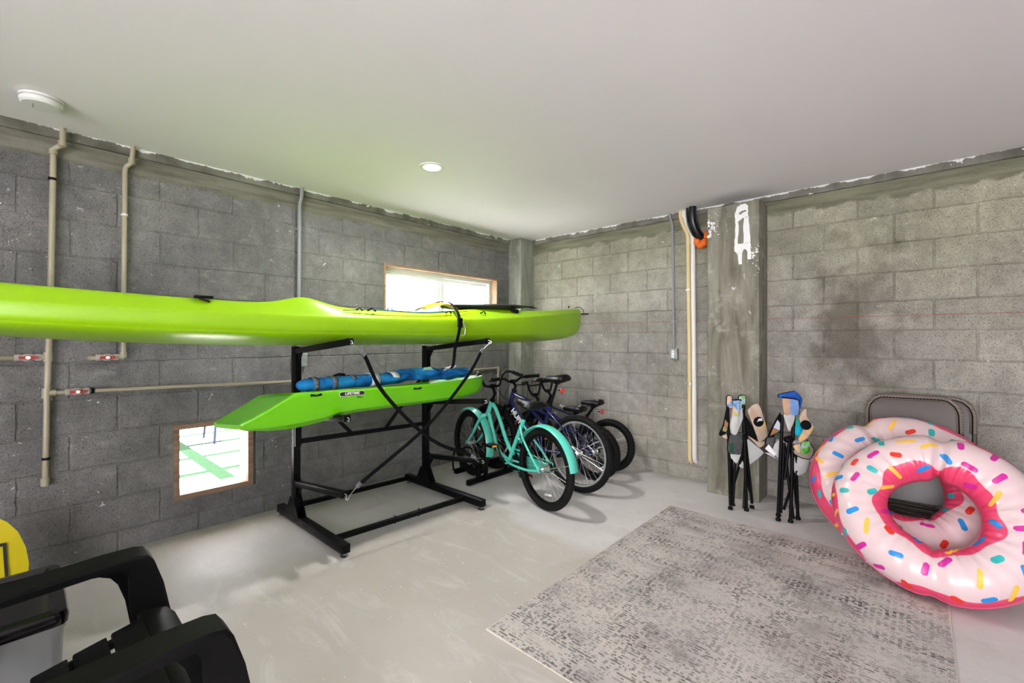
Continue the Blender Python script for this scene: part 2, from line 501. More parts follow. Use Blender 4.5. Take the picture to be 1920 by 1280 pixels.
def ribbon(bm, pts, w, t, side):
    """flat strap through pts, width w along vector side, thickness t"""
    pts = [Vector(p) for p in pts]; side = Vector(side).normalized(); rings = []
    for i, p in enumerate(pts):
        d = (pts[min(i+1, len(pts)-1)]-pts[max(i-1, 0)]).normalized()
        s = (side-d*side.dot(d)).normalized(); n = d.cross(s)
        rings.append([bm.verts.new(p+s*a*w/2+n*b*t/2) for a, b in ((-1, -1), (1, -1), (1, 1), (-1, 1))])
    for a, b in zip(rings, rings[1:]):
        for k in range(4): bm.faces.new((a[k], a[(k+1) % 4], b[(k+1) % 4], b[k]))
    bm.faces.new(rings[0][::-1]); bm.faces.new(rings[-1])

def lathe(bm, prof, origin=(0, 0, 0), axis=(0, 0, 1), seg=28, mi=0, capped=True):
    o = Vector(origin); d = Vector(axis).normalized(); s, u = frame_at(d, Vector((0, 1, 0)) if abs(d.z) > .9 else Vector((0, 0, 1)))
    rings = []
    for r, h in prof:
        rings.append([bm.verts.new(o+d*h+(s*math.cos(2*math.pi*k/seg)+u*math.sin(2*math.pi*k/seg))*max(r, 1e-5)) for k in range(seg)])
    for a, b in zip(rings, rings[1:]):
        for k in range(seg):
            f = bm.faces.new((a[k], a[(k+1) % seg], b[(k+1) % seg], b[k])); f.material_index = mi
    if capped:
        bm.faces.new(rings[0][::-1]).material_index = mi; bm.faces.new(rings[-1]).material_index = mi

def loft(bm, rings, closed_ring=True, cap=True, mi=0):
    vs = [[bm.verts.new(p) for p in r] for r in rings]; n = len(vs[0])
    for a, b in zip(vs, vs[1:]):
        for k in range(n if closed_ring else n-1):
            f = bm.faces.new((a[k], a[(k+1) % n], b[(k+1) % n], b[k])); f.material_index = mi
    if cap and closed_ring:
        bm.faces.new(vs[0][::-1]).material_index = mi; bm.faces.new(vs[-1]).material_index = mi
    return vs

def plate(bm, outline, origin, ex, ey, t, mi=0, bulge=0.0):
    """closed outline (2-D) in the plane ex,ey, extruded by t about the plane"""
    o = Vector(origin); ex = Vector(ex); ey = Vector(ey); n = ex.cross(ey).normalized()
    a = [bm.verts.new(o+ex*x+ey*y-n*t/2) for x, y in outline]
    b = [bm.verts.new(o+ex*x+ey*y+n*t/2) for x, y in outline]
    cx = sum(p[0] for p in outline)/len(outline); cy = sum(p[1] for p in outline)/len(outline)
    k = len(a)
    if bulge:
        ca = bm.verts.new(o+ex*cx+ey*cy-n*(t/2-bulge)); cb = bm.verts.new(o+ex*cx+ey*cy+n*(t/2+bulge))
        for i in range(k):
            bm.faces.new((a[(i+1) % k], a[i], ca)).material_index = mi
            bm.faces.new((b[i], b[(i+1) % k], cb)).material_index = mi
    else:
        bm.faces.new(a[::-1]).material_index = mi; bm.faces.new(b).material_index = mi
    for i in range(k):
        bm.faces.new((a[i], a[(i+1) % k], b[(i+1) % k], b[i])).material_index = mi

def arc(cx, cy, r, a0, a1, n=8):
    return [(cx+r*math.cos(R(a0+(a1-a0)*i/n)), cy+r*math.sin(R(a0+(a1-a0)*i/n))) for i in range(n+1)]

def spline(pts, n=6):
    """Catmull-Rom through pts"""
    P = [Vector(p) for p in pts]; out = []
    Q = [P[0]*2-P[1]]+P+[P[-1]*2-P[-2]]
    for i in range(1, len(Q)-2):
        for k in range(n):
            t = k/n
            out.append(.5*((2*Q[i])+(Q[i+1]-Q[i-1])*t+(2*Q[i-1]-5*Q[i]+4*Q[i+1]-Q[i+2])*t*t+(3*Q[i]-Q[i-1]-3*Q[i+1]+Q[i+2])*t**3))
    out.append(P[-1])
    return out

def bevel(o, w=.004, seg=2, ang=40):
    m = o.modifiers.new('bevel', 'BEVEL'); m.width = w; m.segments = seg; m.limit_method = 'ANGLE'; m.angle_limit = R(ang)
    for p in o.data.polygons: p.use_smooth = True
    o.data.set_sharp_from_angle(angle=R(35))
    return o

def subsurf(o, lv=1):
    m = o.modifiers.new('subsurf', 'SUBSURF'); m.levels = lv; m.render_levels = lv
    for p in o.data.polygons: p.use_smooth = True
    return o

def text(name, s, size, m, parent, mtx, depth=.0006, shear=0.0, sx=1.0, bold=.0, center=True):
    c = bpy.data.curves.new(name, 'FONT'); c.body = s; c.size = size; c.extrude = depth; c.shear = shear
    c.offset = bold
    if center: c.align_x = 'CENTER'; c.align_y = 'CENTER'
    t = bpy.data.objects.new('tmp', c); COL.objects.link(t)
    dg = bpy.context.evaluated_depsgraph_get()
    me = bpy.data.meshes.new_from_object(t.evaluated_get(dg))
    bpy.data.objects.remove(t)
    me.transform(mtx @ Matrix.Diagonal((sx, 1, 1, 1)))
    me.name = name; me.materials.clear(); me.materials.append(m)
    o = bpy.data.objects.new(name, me); COL.objects.link(o); o.parent = parent
    return o

def basis(origin, ex, ey):
    ex = Vector(ex).normalized(); ey = Vector(ey); ey = (ey-ex*ey.dot(ex)).normalized(); ez = ex.cross(ey)
    m = Matrix.Identity(4)
    for i in range(3):
        m[i][0] = ex[i]; m[i][1] = ey[i]; m[i][2] = ez[i]; m[i][3] = origin[i]
    return m

# ------------------------------------------------------------------ room shell
CH = 2.44; XR = 6.7; YB = -7.2
UW = (-1.905, -.43, 1.30, 1.957)     # upper window y0,y1,z0,z1
LW = (-3.439, -2.952, .225, .715)    # lower opening
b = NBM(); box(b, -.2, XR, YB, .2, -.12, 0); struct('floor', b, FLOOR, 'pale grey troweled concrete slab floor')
b = NBM(); box(b, -.2, XR+.2, YB-.2, .2, CH, CH+.15); struct('ceiling', b, CEIL, 'smooth white painted ceiling')
def wall_left():
    b = NBM()
    ys = [YB, LW[0], LW[1], UW[0], UW[1], .2]; zs = [0, LW[2], LW[3], UW[2], UW[3], CH]
    # rectangles around the two openings (each hole sits in its own bay)
    rects = [(YB, LW[0], 0, CH), (LW[0], LW[1], 0, LW[2]), (LW[0], LW[1], LW[3], CH), (LW[1], UW[0], 0, CH),
             (UW[0], UW[1], 0, UW[2]), (UW[0], UW[1], UW[3], CH), (UW[1], .2, 0, CH)]
    for y0, y1, z0, z1 in rects: box(b, -.2, 0, y0, y1, z0, z1)
    bmesh.ops.remove_doubles(b, verts=b.verts, dist=1e-5)
    struct('wall_left', b, BLOCK_L, 'grey concrete block wall with two window openings')
wall_left()
b = NBM(); box(b, 0, XR, 0, .2, 0, CH); struct('wall_far', b, BLOCK_R, 'lighter concrete block wall facing the camera')
WALLW = mat('painted_wall', (.62, .62, .60), .8, var=.04, vscale=2)
b = NBM()
for x0, x1, z0, z1 in ((-.2, 2.3, 0, CH), (6.3, XR+.2, 0, CH), (2.3, 6.3, 2.2, CH)): box(b, x0, x1, YB-.2, YB, z0, z1)  # gap is an unseen opening, placed and sized to light the room
struct('wall_back', b, WALLW)
b = NBM()
box(b, XR, XR+.2, YB, .2, 0, CH)
struct('wall_right', b, WALLW)
# thin cement ledge under the ceiling
b = NBM(); box(b, 0, .022, YB, -.23, 2.388, CH); struct('trim_1', b, LEDGE, 'narrow cement ledge under the ceiling, window wall')
b = NBM(); box(b, .19, XR, -.022, 0, 2.388, CH); struct('trim_2', b, LEDGE, 'narrow cement ledge under the ceiling, far wall')
b = NBM(); box(b, 0, .19, -.235, 0, 0, 2.436); o = struct('trim_3', b, CEMENT_D, 'concrete corner column'); bevel(o, .006)
b = NBM(); box(b, 2.271, 2.66, -.26, 0, 0, 2.36); pil = struct('trim_4', b, CEMENT, 'cement rendered pilaster with white paint marks'); bevel(pil, .006)

def poly_obj(name, loops, m, parent, y, t=.001):
    """flat marks on the pilaster face (x,z outlines), with holes left open"""
    b = NBM()
    for lp in loops: plate(b, lp, (0, y, 0), (1, 0, 0), (0, 0, 1), t)
    return obj(name, b, m, parent)
def jag(pts, a=.004):
    out = []
    for i, p in enumerate(pts):
        q = pts[(i+1) % len(pts)]
        for k in range(3):
            t = k/3
            out.append((p[0]+(q[0]-p[0])*t+random.uniform(-a, a)*(k > 0), p[1]+(q[1]-p[1])*t+random.uniform(-a, a)*(k > 0)))
    return out
WPAINT = mat('white_wall_paint', (.80, .81, .82), .6)
# tall brush mark with a bare middle: left run, right run, top, waist, two drips
poly_obj('paint_mark', [jag([(2.487, 2.285), (2.502, 2.325), (2.53, 2.343), (2.565, 2.34), (2.583, 2.32), (2.583, 2.29), (2.565, 2.292), (2.535, 2.29), (2.51, 2.27)]),
                        jag([(2.487, 2.285), (2.51, 2.27), (2.53, 2.262), (2.553, 2.278), (2.583, 2.29), (2.585, 2.235), (2.545, 2.232), (2.51, 2.21), (2.487, 2.21)]),
                        jag([(2.487, 2.21), (2.51, 2.205), (2.512, 2.11), (2.508, 2.03), (2.484, 2.03), (2.488, 2.12)]),
                        jag([(2.553, 2.235), (2.588, 2.235), (2.592, 2.14), (2.598, 2.03), (2.548, 2.03), (2.546, 2.14)]),
                        jag([(2.484, 2.03), (2.598, 2.03), (2.602, 1.965), (2.575, 1.97), (2.555, 1.985), (2.54, 1.96), (2.50, 1.95), (2.482, 1.98)]),
                        jag([(2.505, 1.955), (2.54, 1.96), (2.538, 1.865), (2.514, 1.868)]),
                        jag([(2.572, 1.975), (2.602, 1.97), (2.606, 1.90), (2.578, 1.90)])], WPAINT, pil, -.2606)
def splat(n, x0, x1, z0, z1, s=.012):
    L = []
    for i in range(n):
        cx, cz = random.uniform(x0, x1), random.uniform(z0, z1); k = random.randint(5, 8); e = random.uniform(.5, 1.8)
        L.append([(cx+s*random.uniform(.3, 1)*math.cos(6.283*j/k)/e, cz+s*e*random.uniform(.4, 1)*math.sin(6.283*j/k)) for j in range(k)])
    return L
poly_obj('paint_splashes', splat(10, 2.282, 2.33, 2.12, 2.27, .020)+splat(14, 2.282, 2.36, 2.10, 2.31, .007)+splat(8, 2.30, 2.46, 2.15, 2.33, .004)+splat(6, 2.61, 2.645, 1.91, 1.98, .014)+splat(9, 2.60, 2.65, 1.86, 2.0, .006), WPAINT, pil, -.2606)
def chips(name, n, wall):
    """little ragged flecks of white paint, laid flat on the wall"""
    b = NBM()
    return b

# upper window: white vinyl slider in a thin wood casing
w1 = tag(bpy.data.objects.new('window_1', None), 'white sliding window high in the block wall', None, None, 'structure'); COL.objects.link(w1)
w1.location = (0, UW[0], UW[2])
def frame_yz(bm, y0, y1, z0, z1, w, x0, x1, mi=0):
    box(bm, x0, x1, y0, y1, z0, z0+w, mi); box(bm, x0, x1, y0, y1, z1-w, z1, mi)
    box(bm, x0, x1, y0, y0+w, z0+w, z1-w, mi); box(bm, x0, x1, y1-w, y1, z0+w, z1-w, mi)
y0, y1, z0, z1 = UW
b = NBM(); frame_yz(b, y0, y1, z0, z1, .018, -.085, .012); obj('window_casing', b, WOODM, w1, True)
b = NBM(); frame_yz(b, y0+.018, y1-.018, z0+.018, z1-.018, .035, -.15, -.085); o = obj('window_frame', b, WFRAME, w1, True)
ym = -1.16
for a, c, xx in ((y0+.053, ym+.03, -.115), (ym-.03, y1-.053, -.14)):
    b = NBM(); frame_yz(b, a, c, z0+.053, z1-.053, .034, xx-.012, xx+.012); s_ = obj('window_sash', b, WFRAME, w1, True)
    b = NBM(); box(b, xx-.003, xx+.003, a+.03, c-.03, z0+.08, z1-.08); g = obj('glass', b, GLASS, s_); off = Vector(w1.location); g.data.transform(Matrix.Translation(-off))
b = NBM(); box(b, -.104, -.09, ym-.045, ym-.03, 1.54, 1.63); obj('window_latch', b, WFRAME, w1, True)
# lower opening: brown casing flush with the wall, pale jambs
w2 = tag(bpy.data.objects.new('window_2', None), 'small wood framed opening near the floor', None, None, 'structure'); COL.objects.link(w2)
w2.location = (0, LW[0], LW[2])
y0, y1, z0, z1 = LW
b = NBM(); frame_yz(b, y0-.0, y1-.022, z0, z1, .032, -.035, .010); obj('window_casing', b, WOOD, w2, True)
b = NBM(); frame_yz(b, y0, y1-.02, z0, z1, .024, -.2, -.035); obj('window_jamb', b, WOODP, w2, True)
# jamb dark gap
# ------------------------------------------------------------------ outside
b = NBM(); box(b, -16, -.2, -14, 10, -.30, -.108); struct('lawn', b, TURF, 'artificial turf ground outside')
ob = NBM(); box(ob, -20, 30, -30, YB-.2, -.3, -.02); struct('driveway', ob, PAVE, 'pale driveway behind the added garage opening')
ob = NBM(); box(ob, XR+.2, 30, YB-.2, 10, -.3, -.02); struct('side_yard', ob, PAVE, 'pale paving beside the garage')
PAV0 = None
pg = 'large pale pavers set in turf'
for ix in range(5):
    for iy in range(4):
        xa = -1.93-.74*ix; ya = -2.80-1.22*(iy-1)
        if PAV0 is None:
            b = NBM(); box(b, -.302, .302, -.53, .53, 0, .06, bev=.004)
            PAV0 = obj('paver', b, PAVE)
            o = PAV0
        else:
            o = PAV0.copy(); COL.objects.link(o)
        # gap lines at x = -1.90-.74k and y = -2.72-1.22k
        o.location = (-1.53-.74*ix, -2.11-1.22*(iy-1) - 0.0, -.16)
        o.scale = (1, 1.02, 1)
        tag(o, 'pale square concrete paver in the turf outside the lower window', 'paver', pg)
b = NBM(); box(b, -1.12, -.2, -5, 1, -.16, -.10, bev=.01); tag(obj('walkway_slab', b, PAVE), 'pale concrete slab just outside the lower window', 'slab')
OUTC = mat('outdoor_dark_metal', (.012, .016, .035), .5, spec=.2)
t = thing('garden_chair', 'dark metal chair legs seen through the lower window', 'chair', (-3.50, -2.14, -.099), .0)
for sx in (-.22, .22):
    for sy in (-.22, .22):
        b = NBM(); tube(b, [(sx*1.15, sy*1.15, 0), (sx, sy, .46)], .016, 8); obj('leg', b, OUTC, t)
b = NBM(); box(b, -.25, .25, -.25, .25, .44, .47, bev=.01); obj('seat', b, OUTC, t)
b = NBM(); box(b, -.25, -.22, -.25, .25, .47, .92, bev=.01); obj('backrest', b, OUTC, t)
b = NBM(); tube(b, [(.24, -.24, .22), (.24, .24, .25)], .012, 8); obj('stretcher', b, OUTC, t)

# ------------------------------------------------------------------ ceiling fittings
t = thing('smoke_detector', 'round white smoke detector on the ceiling near the window wall', 'smoke detector', (.42, -4.035, CH))
b = NBM(); lathe(b, [(.058, 0), (.078, -.002), (.078, -.012), (.072, -.015)], seg=48); obj('base', b, SMOKEW, t, smooth=40)
b = NBM(); lathe(b, [(.070, -.015), (.075, -.018), (.074, -.034), (.066, -.042), (.03, -.045)], seg=48); cv = obj('cover', b, SMOKEW, t, smooth=40)
b = NBM(); box(b, -.02, -.012, -.03, -.026, -.047, -.043); obj('vent_slot', b, BLACKPR, t)
b = NBM(); box(b, .01, .014, -.03, -.026, -.047, -.043); obj('indicator', b, BLACKPR, t)
t = thing('ceiling_downlight', 'round white recessed downlight in the middle of the ceiling', 'ceiling light', (1.125, -2.23, CH))
b = NBM(); lathe(b, [(.060, -.004), (.070, -.008), (.086, -.006), (.088, 0)], seg=48, capped=False); obj('trim_ring', b, SMOKEW, t, smooth=60)
EM = bpy.data.materials.new('lamp_diffuser'); EM.use_nodes = True
e = EM.node_tree.nodes['Principled BSDF']; e.inputs['Emission Color'].default_value = (1, .98, .95, 1); e.inputs['Emission Strength'].default_value = .5
b = NBM(); lathe(b, [(.001, -.0035), (.061, -.0035)], seg=48, capped=False); obj('diffuser', b, EM, t)
LAMP = lamp_disc((1.125, -2.23, CH-.012), .055, 6)

# ------------------------------------------------------------------ pipes on the window wall
def clamp_band(bm, p, axis, r, w=.012):
    lathe(bm, [(r, -w/2), (r+.003, -w/2), (r+.003, w/2), (r, w/2)], p, axis, 14)
def fitting(bm, p, axis, r, l): lathe(bm, [(r*.98, -l/2), (r*1.28, -l/2), (r*1.28, l/2), (r*.98, l/2)], p, axis, 16)
def ball_valve(parent, y, z, x=.03):
    b = NBM(); lathe(b, [(.016, -.05), (.019, -.048), (.019, -.028), (.015, -.022), (.021, -.012), (.021, .012), (.015, .022), (.019, .028), (.019, .048), (.016, .05)], (x, y, z), (0, 1, 0), 18)
    v = obj('valve', b, mat('grey_white_valve', (.42, .39, .36), .4), parent, True, smooth=40)
    b = NBM(); beam(b, (x+.028, y-.034, z), (x+.028, y+.034, z), .016, .008, up=(1, 0, 0)); lathe(b, [(.007, .015), (.014, .026), (.014, .034), (.001, .036)], (x, y, z), (1, 0, 0), 16)
    h = obj('handle', b, REDH, v); h.data.transform(Matrix.Translation(-Vector(parent.location))); h['label'] = 'dark red lever handle'
    b = NBM(); lathe(b, [(.010, .0345), (.010, .038), (.001, .038)], (x, y, z), (1, 0, 0), 16)
    h2 = obj('handle_cap', b, WHITE, v); h2.data.transform(Matrix.Translation(-Vector(parent.location)))
t = thing('water_pipe', 'cream plastic water pipe with two red valves and long branch along the window wall', 'pipe', (.03, -4.0, .48))
X = .03
b = NBM(); tube(b, spline([(.06, -3.945, 2.44), (.06, -3.946, 2.37), (.055, -3.95, 2.345), (.035, -3.975, 2.325), (X, -3.98, 2.30)], 4)+[Vector((X, -3.99, 1.6)), Vector((X, -4.004, 1.0)), Vector((X, -4.012, .49))], .0135, 12)
obj('riser', b, CPVC, t, True, smooth=60)
b = NBM(); tube(b, [(X, -4.003, 1.176), (X, -4.25, 1.172), (X, -5.6, 1.17)], .0115, 12); obj('branch', b, CPVC, t, True, smooth=60)
b = NBM(); tube(b, [(X, -3.998, .978), (X, -3.4, .968), (X, -2.8, .952), (X, -1.8, .935), (X, -1.0, .94), (X, -.445, .945)], .011, 12); obj('branch', b, CPVC, t, True, smooth=60)
b = NBM(); tube(b, [(X, -.445, .945), (X, -.445, .30)], .011, 12); obj('drop', b, CPVC, t, True, smooth=60)
for a_ in (((X, -4.002, 1.176), (0, 0, 1), .0145, .05), ((X, -4.022, 1.175), (0, 1, 0), .0125, .03), ((X, -4.006, .978), (0, 0, 1), .0145, .055), ((X, -3.985, .978), (0, 1, 0), .0125, .03),
           ((X, -4.012, .495), (0, 0, 1), .0140, .045), ((X, -.445, .93), (0, 0, 1), .012, .035), ((X, -.462, .945), (0, 1, 0), .012, .03), ((.058, -3.947, 2.352), (0, 0, 1), .0140, .03), ((X, -3.98, 2.305), (0, 0, 1), .0140, .03)):
    b = NBM(); fitting(b, *a_); obj('pipe_fitting', b, CPVC, t, True, smooth=50)
ball_valve(t, -4.075, 1.175); ball_valve(t, -3.885, .977)
for yy, zz, ax_, r_ in ((-3.985, 2.155, (0, 0, 1), .0138), (-4.009, .62, (0, 0, 1), .0138), (-3.822, .976, (0, 1, 0), .0118)):
    b = NBM(); clamp_band(b, (X, yy, zz), ax_, r_, .014); box(b, 0, .02, yy-.012, yy+.012, zz-.006, zz+.006); obj('pipe_strap', b, BLACKPL, t, True)
t = thing('water_pipe', 'shorter cream plastic water pipe ending in one red valve, right of the long one', 'pipe', (.03, -3.69, 1.16))
b = NBM(); tube(b, spline([(.05, -3.645, 2.44), (.05, -3.65, 2.36), (.045, -3.655, 2.335), (.03, -3.675, 2.31), (X, -3.68, 2.28)], 4)+[Vector((X, -3.685, 1.7)), Vector((X, -3.688, 1.17))], .0125, 12)
obj('riser', b, CPVC, t, True, smooth=60)
b = NBM(); tube(b, [(X, -3.688, 1.17), (X, -3.83, 1.163)], .0115, 12); tube(b, [(X, -3.83, 1.163), (0.0, -3.835, 1.163)], .0125, 12); obj('branch', b, CPVC, t, True, smooth=60)
for a_ in (((X, -3.688, 1.18), (0, 0, 1), .013, .035), ((X, -3.70, 1.169), (0, 1, 0), .0125, .03), ((.047, -3.652, 2.345), (0, 0, 1), .013, .03)):
    b = NBM(); fitting(b, *a_); obj('pipe_fitting', b, CPVC, t, True, smooth=50)
ball_valve(t, -3.76, 1.166)
b = NBM(); clamp_band(b, (X, -3.682, 2.02), (0, 0, 1), .0128); box(b, 0, .02, -3.697, -3.667, 2.015, 2.026); obj('pipe_strap', b, PVCW, t, True)
t = thing('electrical_conduit', 'grey plastic conduit running down the window wall behind the kayaks', 'conduit', (.03, -2.65, 1.12))
b = NBM(); tube(b, spline([(.045, -2.645, 2.44), (.045, -2.647, 2.37), (.03, -2.655, 2.31), (.028, -2.655, 2.25)], 4)+[Vector((.026, -2.662, 1.16))], .014, 12); obj('tube', b, CONDUIT, t, True, smooth=60)
b = NBM(); box(b, 0, .05, -2.70, -2.60, 1.06, 1.165, bev=.006); obj('junction_box', b, BOXG, t, True)
b = NBM(); clamp_band(b, (.028, -2.657, 2.12), (0, 0, 1), .0145); box(b, 0, .018, -2.68, -2.655, 2.115, 2.127); obj('conduit_strap', b, CONDUIT, t, True)

# ------------------------------------------------------------------ far wall services
Y = -.026
t = thing('electrical_conduit', 'grey conduit down the far wall to a metal outlet box', 'conduit', (1.896, -.03, 1.12))
b = NBM(); tube(b, spline([(1.86, -.04, 2.44), (1.865, -.04, 2.40), (1.876, Y, 2.35), (1.88, Y, 2.31), (1.885, Y, 2.2)], 4)+[Vector((1.893, Y, 1.18))], .0125, 12); obj('tube', b, CONDUIT, t, True, smooth=60)
b = NBM(); box(b, 1.862, 1.932, -.05, 0, 1.085, 1.185, bev=.005); ob_ = obj('outlet_box', b, BOXG, t, True)
b = NBM(); box(b, 1.866, 1.928, -.055, -.05, 1.090, 1.180, bev=.002); o1 = obj('cover_plate', b, BOXG, t, True)
b = NBM(); box(b, 1.884, 1.910, -.058, -.055, 1.100, 1.170, bev=.004); o2 = obj('receptacle', b, WHITE, t, True)
for zc in (1.152, 1.118):
    b = NBM(); box(b, 1.891, 1.893, -.0586, -.0578, zc-.006, zc+.006); box(b, 1.901, 1.903, -.0586, -.0578, zc-.006, zc+.006)
    obj('socket_slots', b, BLACKPR, t, True)
for zz, xx in ((2.27, 1.883), (1.44, 1.891)):
    b = NBM(); clamp_band(b, (xx, Y, zz), (0, 0, 1), .013); box(b, xx-.03, xx+.03, -.016, 0, zz-.006, zz+.006); obj('conduit_strap', b, BOXG, t, True)
t = thing('drain_pipe', 'pale yellow plastic pipe down the far wall, beside the white pipe', 'pipe', (2.05, -.03, .16))
b = NBM(); tube(b, spline([(1.965, -.05, 2.44), (1.968, -.05, 2.38), (1.99, -.04, 2.30), (2.02, -.032, 2.23), (2.028, -.032, 2.15)], 4)+[Vector((2.038, -.032, 1.2)), Vector((2.043, -.032, .20)), Vector((2.045, -.025, .17)), Vector((2.046, -.002, .155))], .0175, 14); obj('tube', b, CPVC2, t, True, smooth=60)
b = NBM(); fitting(b, (2.029, -.032, 2.16), (0, 0, 1), .0165, .07); obj('coupling', b, CPVC2, t, True, smooth=40)
for zz, xx in ((1.72, 2.032), (.87, 2.040)):
    b = NBM(); clamp_band(b, (xx, -.032, zz), (0, 0, 1), .018, .014); box(b, xx-.038, xx-.005, -.012, 0, zz-.007, zz+.007); obj('pipe_strap', b, STEEL, t, True)
t = thing('drain_pipe', 'white plastic pipe down the far wall, beside the yellow pipe', 'pipe', (2.085, -.03, .16))
b = NBM(); tube(b, spline([(2.005, -.06, 2.44), (2.008, -.06, 2.385), (2.03, -.048, 2.30), (2.062, -.036, 2.225), (2.072, -.036, 2.14)], 4)+[Vector((2.080, -.034, 1.2)), Vector((2.086, -.034, .215)), Vector((2.088, -.027, .18)), Vector((2.09, -.002, .165))], .0205, 14); obj('tube', b, PVCW, t, True, smooth=60)
b = NBM(); fitting(b, (2.007, -.06, 2.40), (0, 0, 1), .0195, .05); obj('coupling', b, PVCW, t, True, smooth=40)
t = thing('drain_hose', 'black hose through orange foam by the pilaster top', 'hose', (2.12, -.06, 2.2))
b = NBM(); tube(b, spline([(2.10, -.12, 2.44), (2.098, -.12, 2.38), (2.10, -.11, 2.31), (2.115, -.085, 2.24), (2.14, -.05, 2.19), (2.16, -.01, 2.16)], 5), .033, 14); obj('hose', b, HOSE, t, True, smooth=60)
b = NBM(); tube(b, spline([(2.05, -.12, 2.44), (2.052, -.12, 2.36), (2.062, -.11, 2.28), (2.09, -.08, 2.2), (2.13, -.03, 2.16)], 5), .008, 8); tube(b, spline([(2.10, -.13, 2.44), (2.13, -.13, 2.37), (2.14, -.12, 2.30), (2.15, -.08, 2.22)], 5), .006, 8); obj('cable', b, HOSE, t, True, smooth=60)
b = NBM()
for i in range(26):
    a = random.uniform(0, 1); c = Vector((2.085+.13*a, random.uniform(-.05, 0), 2.215-.10*math.sin(math.pi*min(1, a*1.1))+random.uniform(-.012, .012)))
    c.x = min(c.x, 2.22)
    bmesh.ops.create_icosphere(b, subdivisions=2, radius=random.uniform(.020, .036), matrix=Matrix.Translation(c))
obj('sealing_foam', b, ORANGE, t, True, smooth=180, label='orange expanding foam lumps')

# ------------------------------------------------------------------ rug
b = NBM(); box(b, 0, 1.50, 0, 1.95, 0, .008)
bmesh.ops.subdivide_edges(b, edges=[e for e in b.edges if e.calc_length() > 1], cuts=24, use_grid_fill=True)
for v in b.verts:
    v.co.z += .0 if v.co.z < .004 else .0015*math.sin(v.co.x*9+1)*math.sin(v.co.y*7)
rug = obj('area_rug', b, RUG); rug.location = (2.165, -2.735, 0); rug.rotation_euler = (0, 0, R(-.3))
tag(rug, 'grey and cream distressed woven rug flat on the concrete floor', 'rug')
CREAM = mat('rug_binding', (.58, .54, .46), .9)
b = NBM(); tube(b, [(0, 0, .004), (1.5, 0, .004), (1.5, 1.95, .004), (0, 1.95, .004)], .005, 6, closed=True); obj('binding', b, CREAM, rug)

# ------------------------------------------------------------------ kayak storage rack
def rx(x, y): return x+.075*(y+2.83)/1.05
RYL, RYR = -2.83, -1.79
t = thing('kayak_rack', 'black steel two tier rack on floor bars holding two green kayaks', 'rack', (.43, -2.3, 0))
for yy, nm in ((RYL, 'left'), (RYR, 'right')):
    b = NBM(); beam(b, (rx(.125, yy), yy-.0, .05), (rx(1.10, yy), yy, .05), .052, .052, bev=.004)
    for xx in (.80, .83, .93, .96): lathe(b, [(.006, 0), (.006, .003), (.001, .004)], (rx(xx-.35, yy), yy-.026, .05), (0, -1, 0), 8)
    fb = obj('foot_bar', b, BLACKST, t, True, smooth=30)
    for xx in (.15, 1.075):
        b = NBM(); lathe(b, [(.022, 0), (.024, .004), (.010, .009), (.006, .010), (.006, .026)], (rx(xx, yy), yy, 0), (0, 0, 1), 18)
        f = obj('levelling_foot', b, STEEL, fb, smooth=40); f.data.transform(Matrix.Translation(-Vector(t.location)))
    px = rx(.395, yy)
    b = NBM(); beam(b, (px, yy, .07), (px, yy, 1.222), .046, .046, up=(1, 0, 0), bev=.003)
    for k in range(14): lathe(b, [(.004, 0), (.004, .002), (.001, .003)], (px, yy-.023, .62+.04*k), (0, -1, 0), 8)
    obj('post', b, BLACKST, t, True, smooth=30)
    b = NBM()
    plate(b, [(-.10, 0), (.10, 0), (.03, .12), (-.03, .12)], (px, yy-.026, .074), (1, 0, 0), (0, 0, 1), .005)
    plate(b, [(-.10, 0), (.10, 0), (.03, .12), (-.03, .12)], (px, yy+.026, .074), (1, 0, 0), (0, 0, 1), .005)
    obj('base_gusset', b, BLACKST, t, True)
    for z0_, z1_, xe in ((1.192, 1.258, 1.135), (.742, .812, 1.10), (.287, .362, 1.07)):
        sx = px+.023
        b = NBM()
        beam(b, (sx+.01, yy, z0_), (rx(xe, yy), yy, z1_), .040, .036, bev=.003)
        box(b, sx, sx+.018, yy-.02, yy+.02, z0_-.20, z0_+.025)
        plate(b, [(.018, -.10), (.018, -.012), (.09, -.005)], (sx, yy, z0_), (1, 0, 0), (0, 0, 1), .005)
        a = obj('support_arm', b, BLACKST, t, True, smooth=30)
        b = NBM(); xx = rx(xe, yy)
        beam(b, (xx, yy, z1_), (xx+.012, yy, z1_+.0014), .043, .039, bev=.003)
        e = obj('end_cap', b, BLACKPL, a, smooth=30); e.data.transform(Matrix.Translation(-Vector(t.location)))
        b = NBM(); tube(b, [(xx+.012, yy, z1_+.006), (xx+.03, yy, z1_+.004), (xx+.034, yy, z1_-.008), (xx+.026, yy, z1_-.016), (xx+.012, yy, z1_-.010)], .0028, 6)
        e = obj('eye_bolt', b, BOXG, a, smooth=60); e.data.transform(Matrix.Translation(-Vector(t.location)))
b = NBM(); beam(b, (rx(.155, RYL), RYL, .045), (rx(.155, RYR), RYR, .045), .032, .032, bev=.003); obj('floor_crossbar', b, BLACKST, t, True, smooth=30)
b = NBM(); beam(b, (rx(.90, RYL), RYL, .045), (rx(.90, RYR), RYR, .045), .032, .032, bev=.003)
for f_ in (.42, .60):
    yy = RYL+(RYR-RYL)*f_; tube(b, [(rx(.90, yy), yy, .018), (rx(.90, yy), yy, .075)], .004, 6)
obj('floor_crossbar', b, BLACKST, t, True, smooth=30)
b = NBM(); beam(b, (rx(.395, RYL), RYL+.02, .567), (rx(.395, RYR), RYR-.02, .560), .030, .032, bev=.003); obj('crossbar', b, BLACKST, t, True, smooth=30)
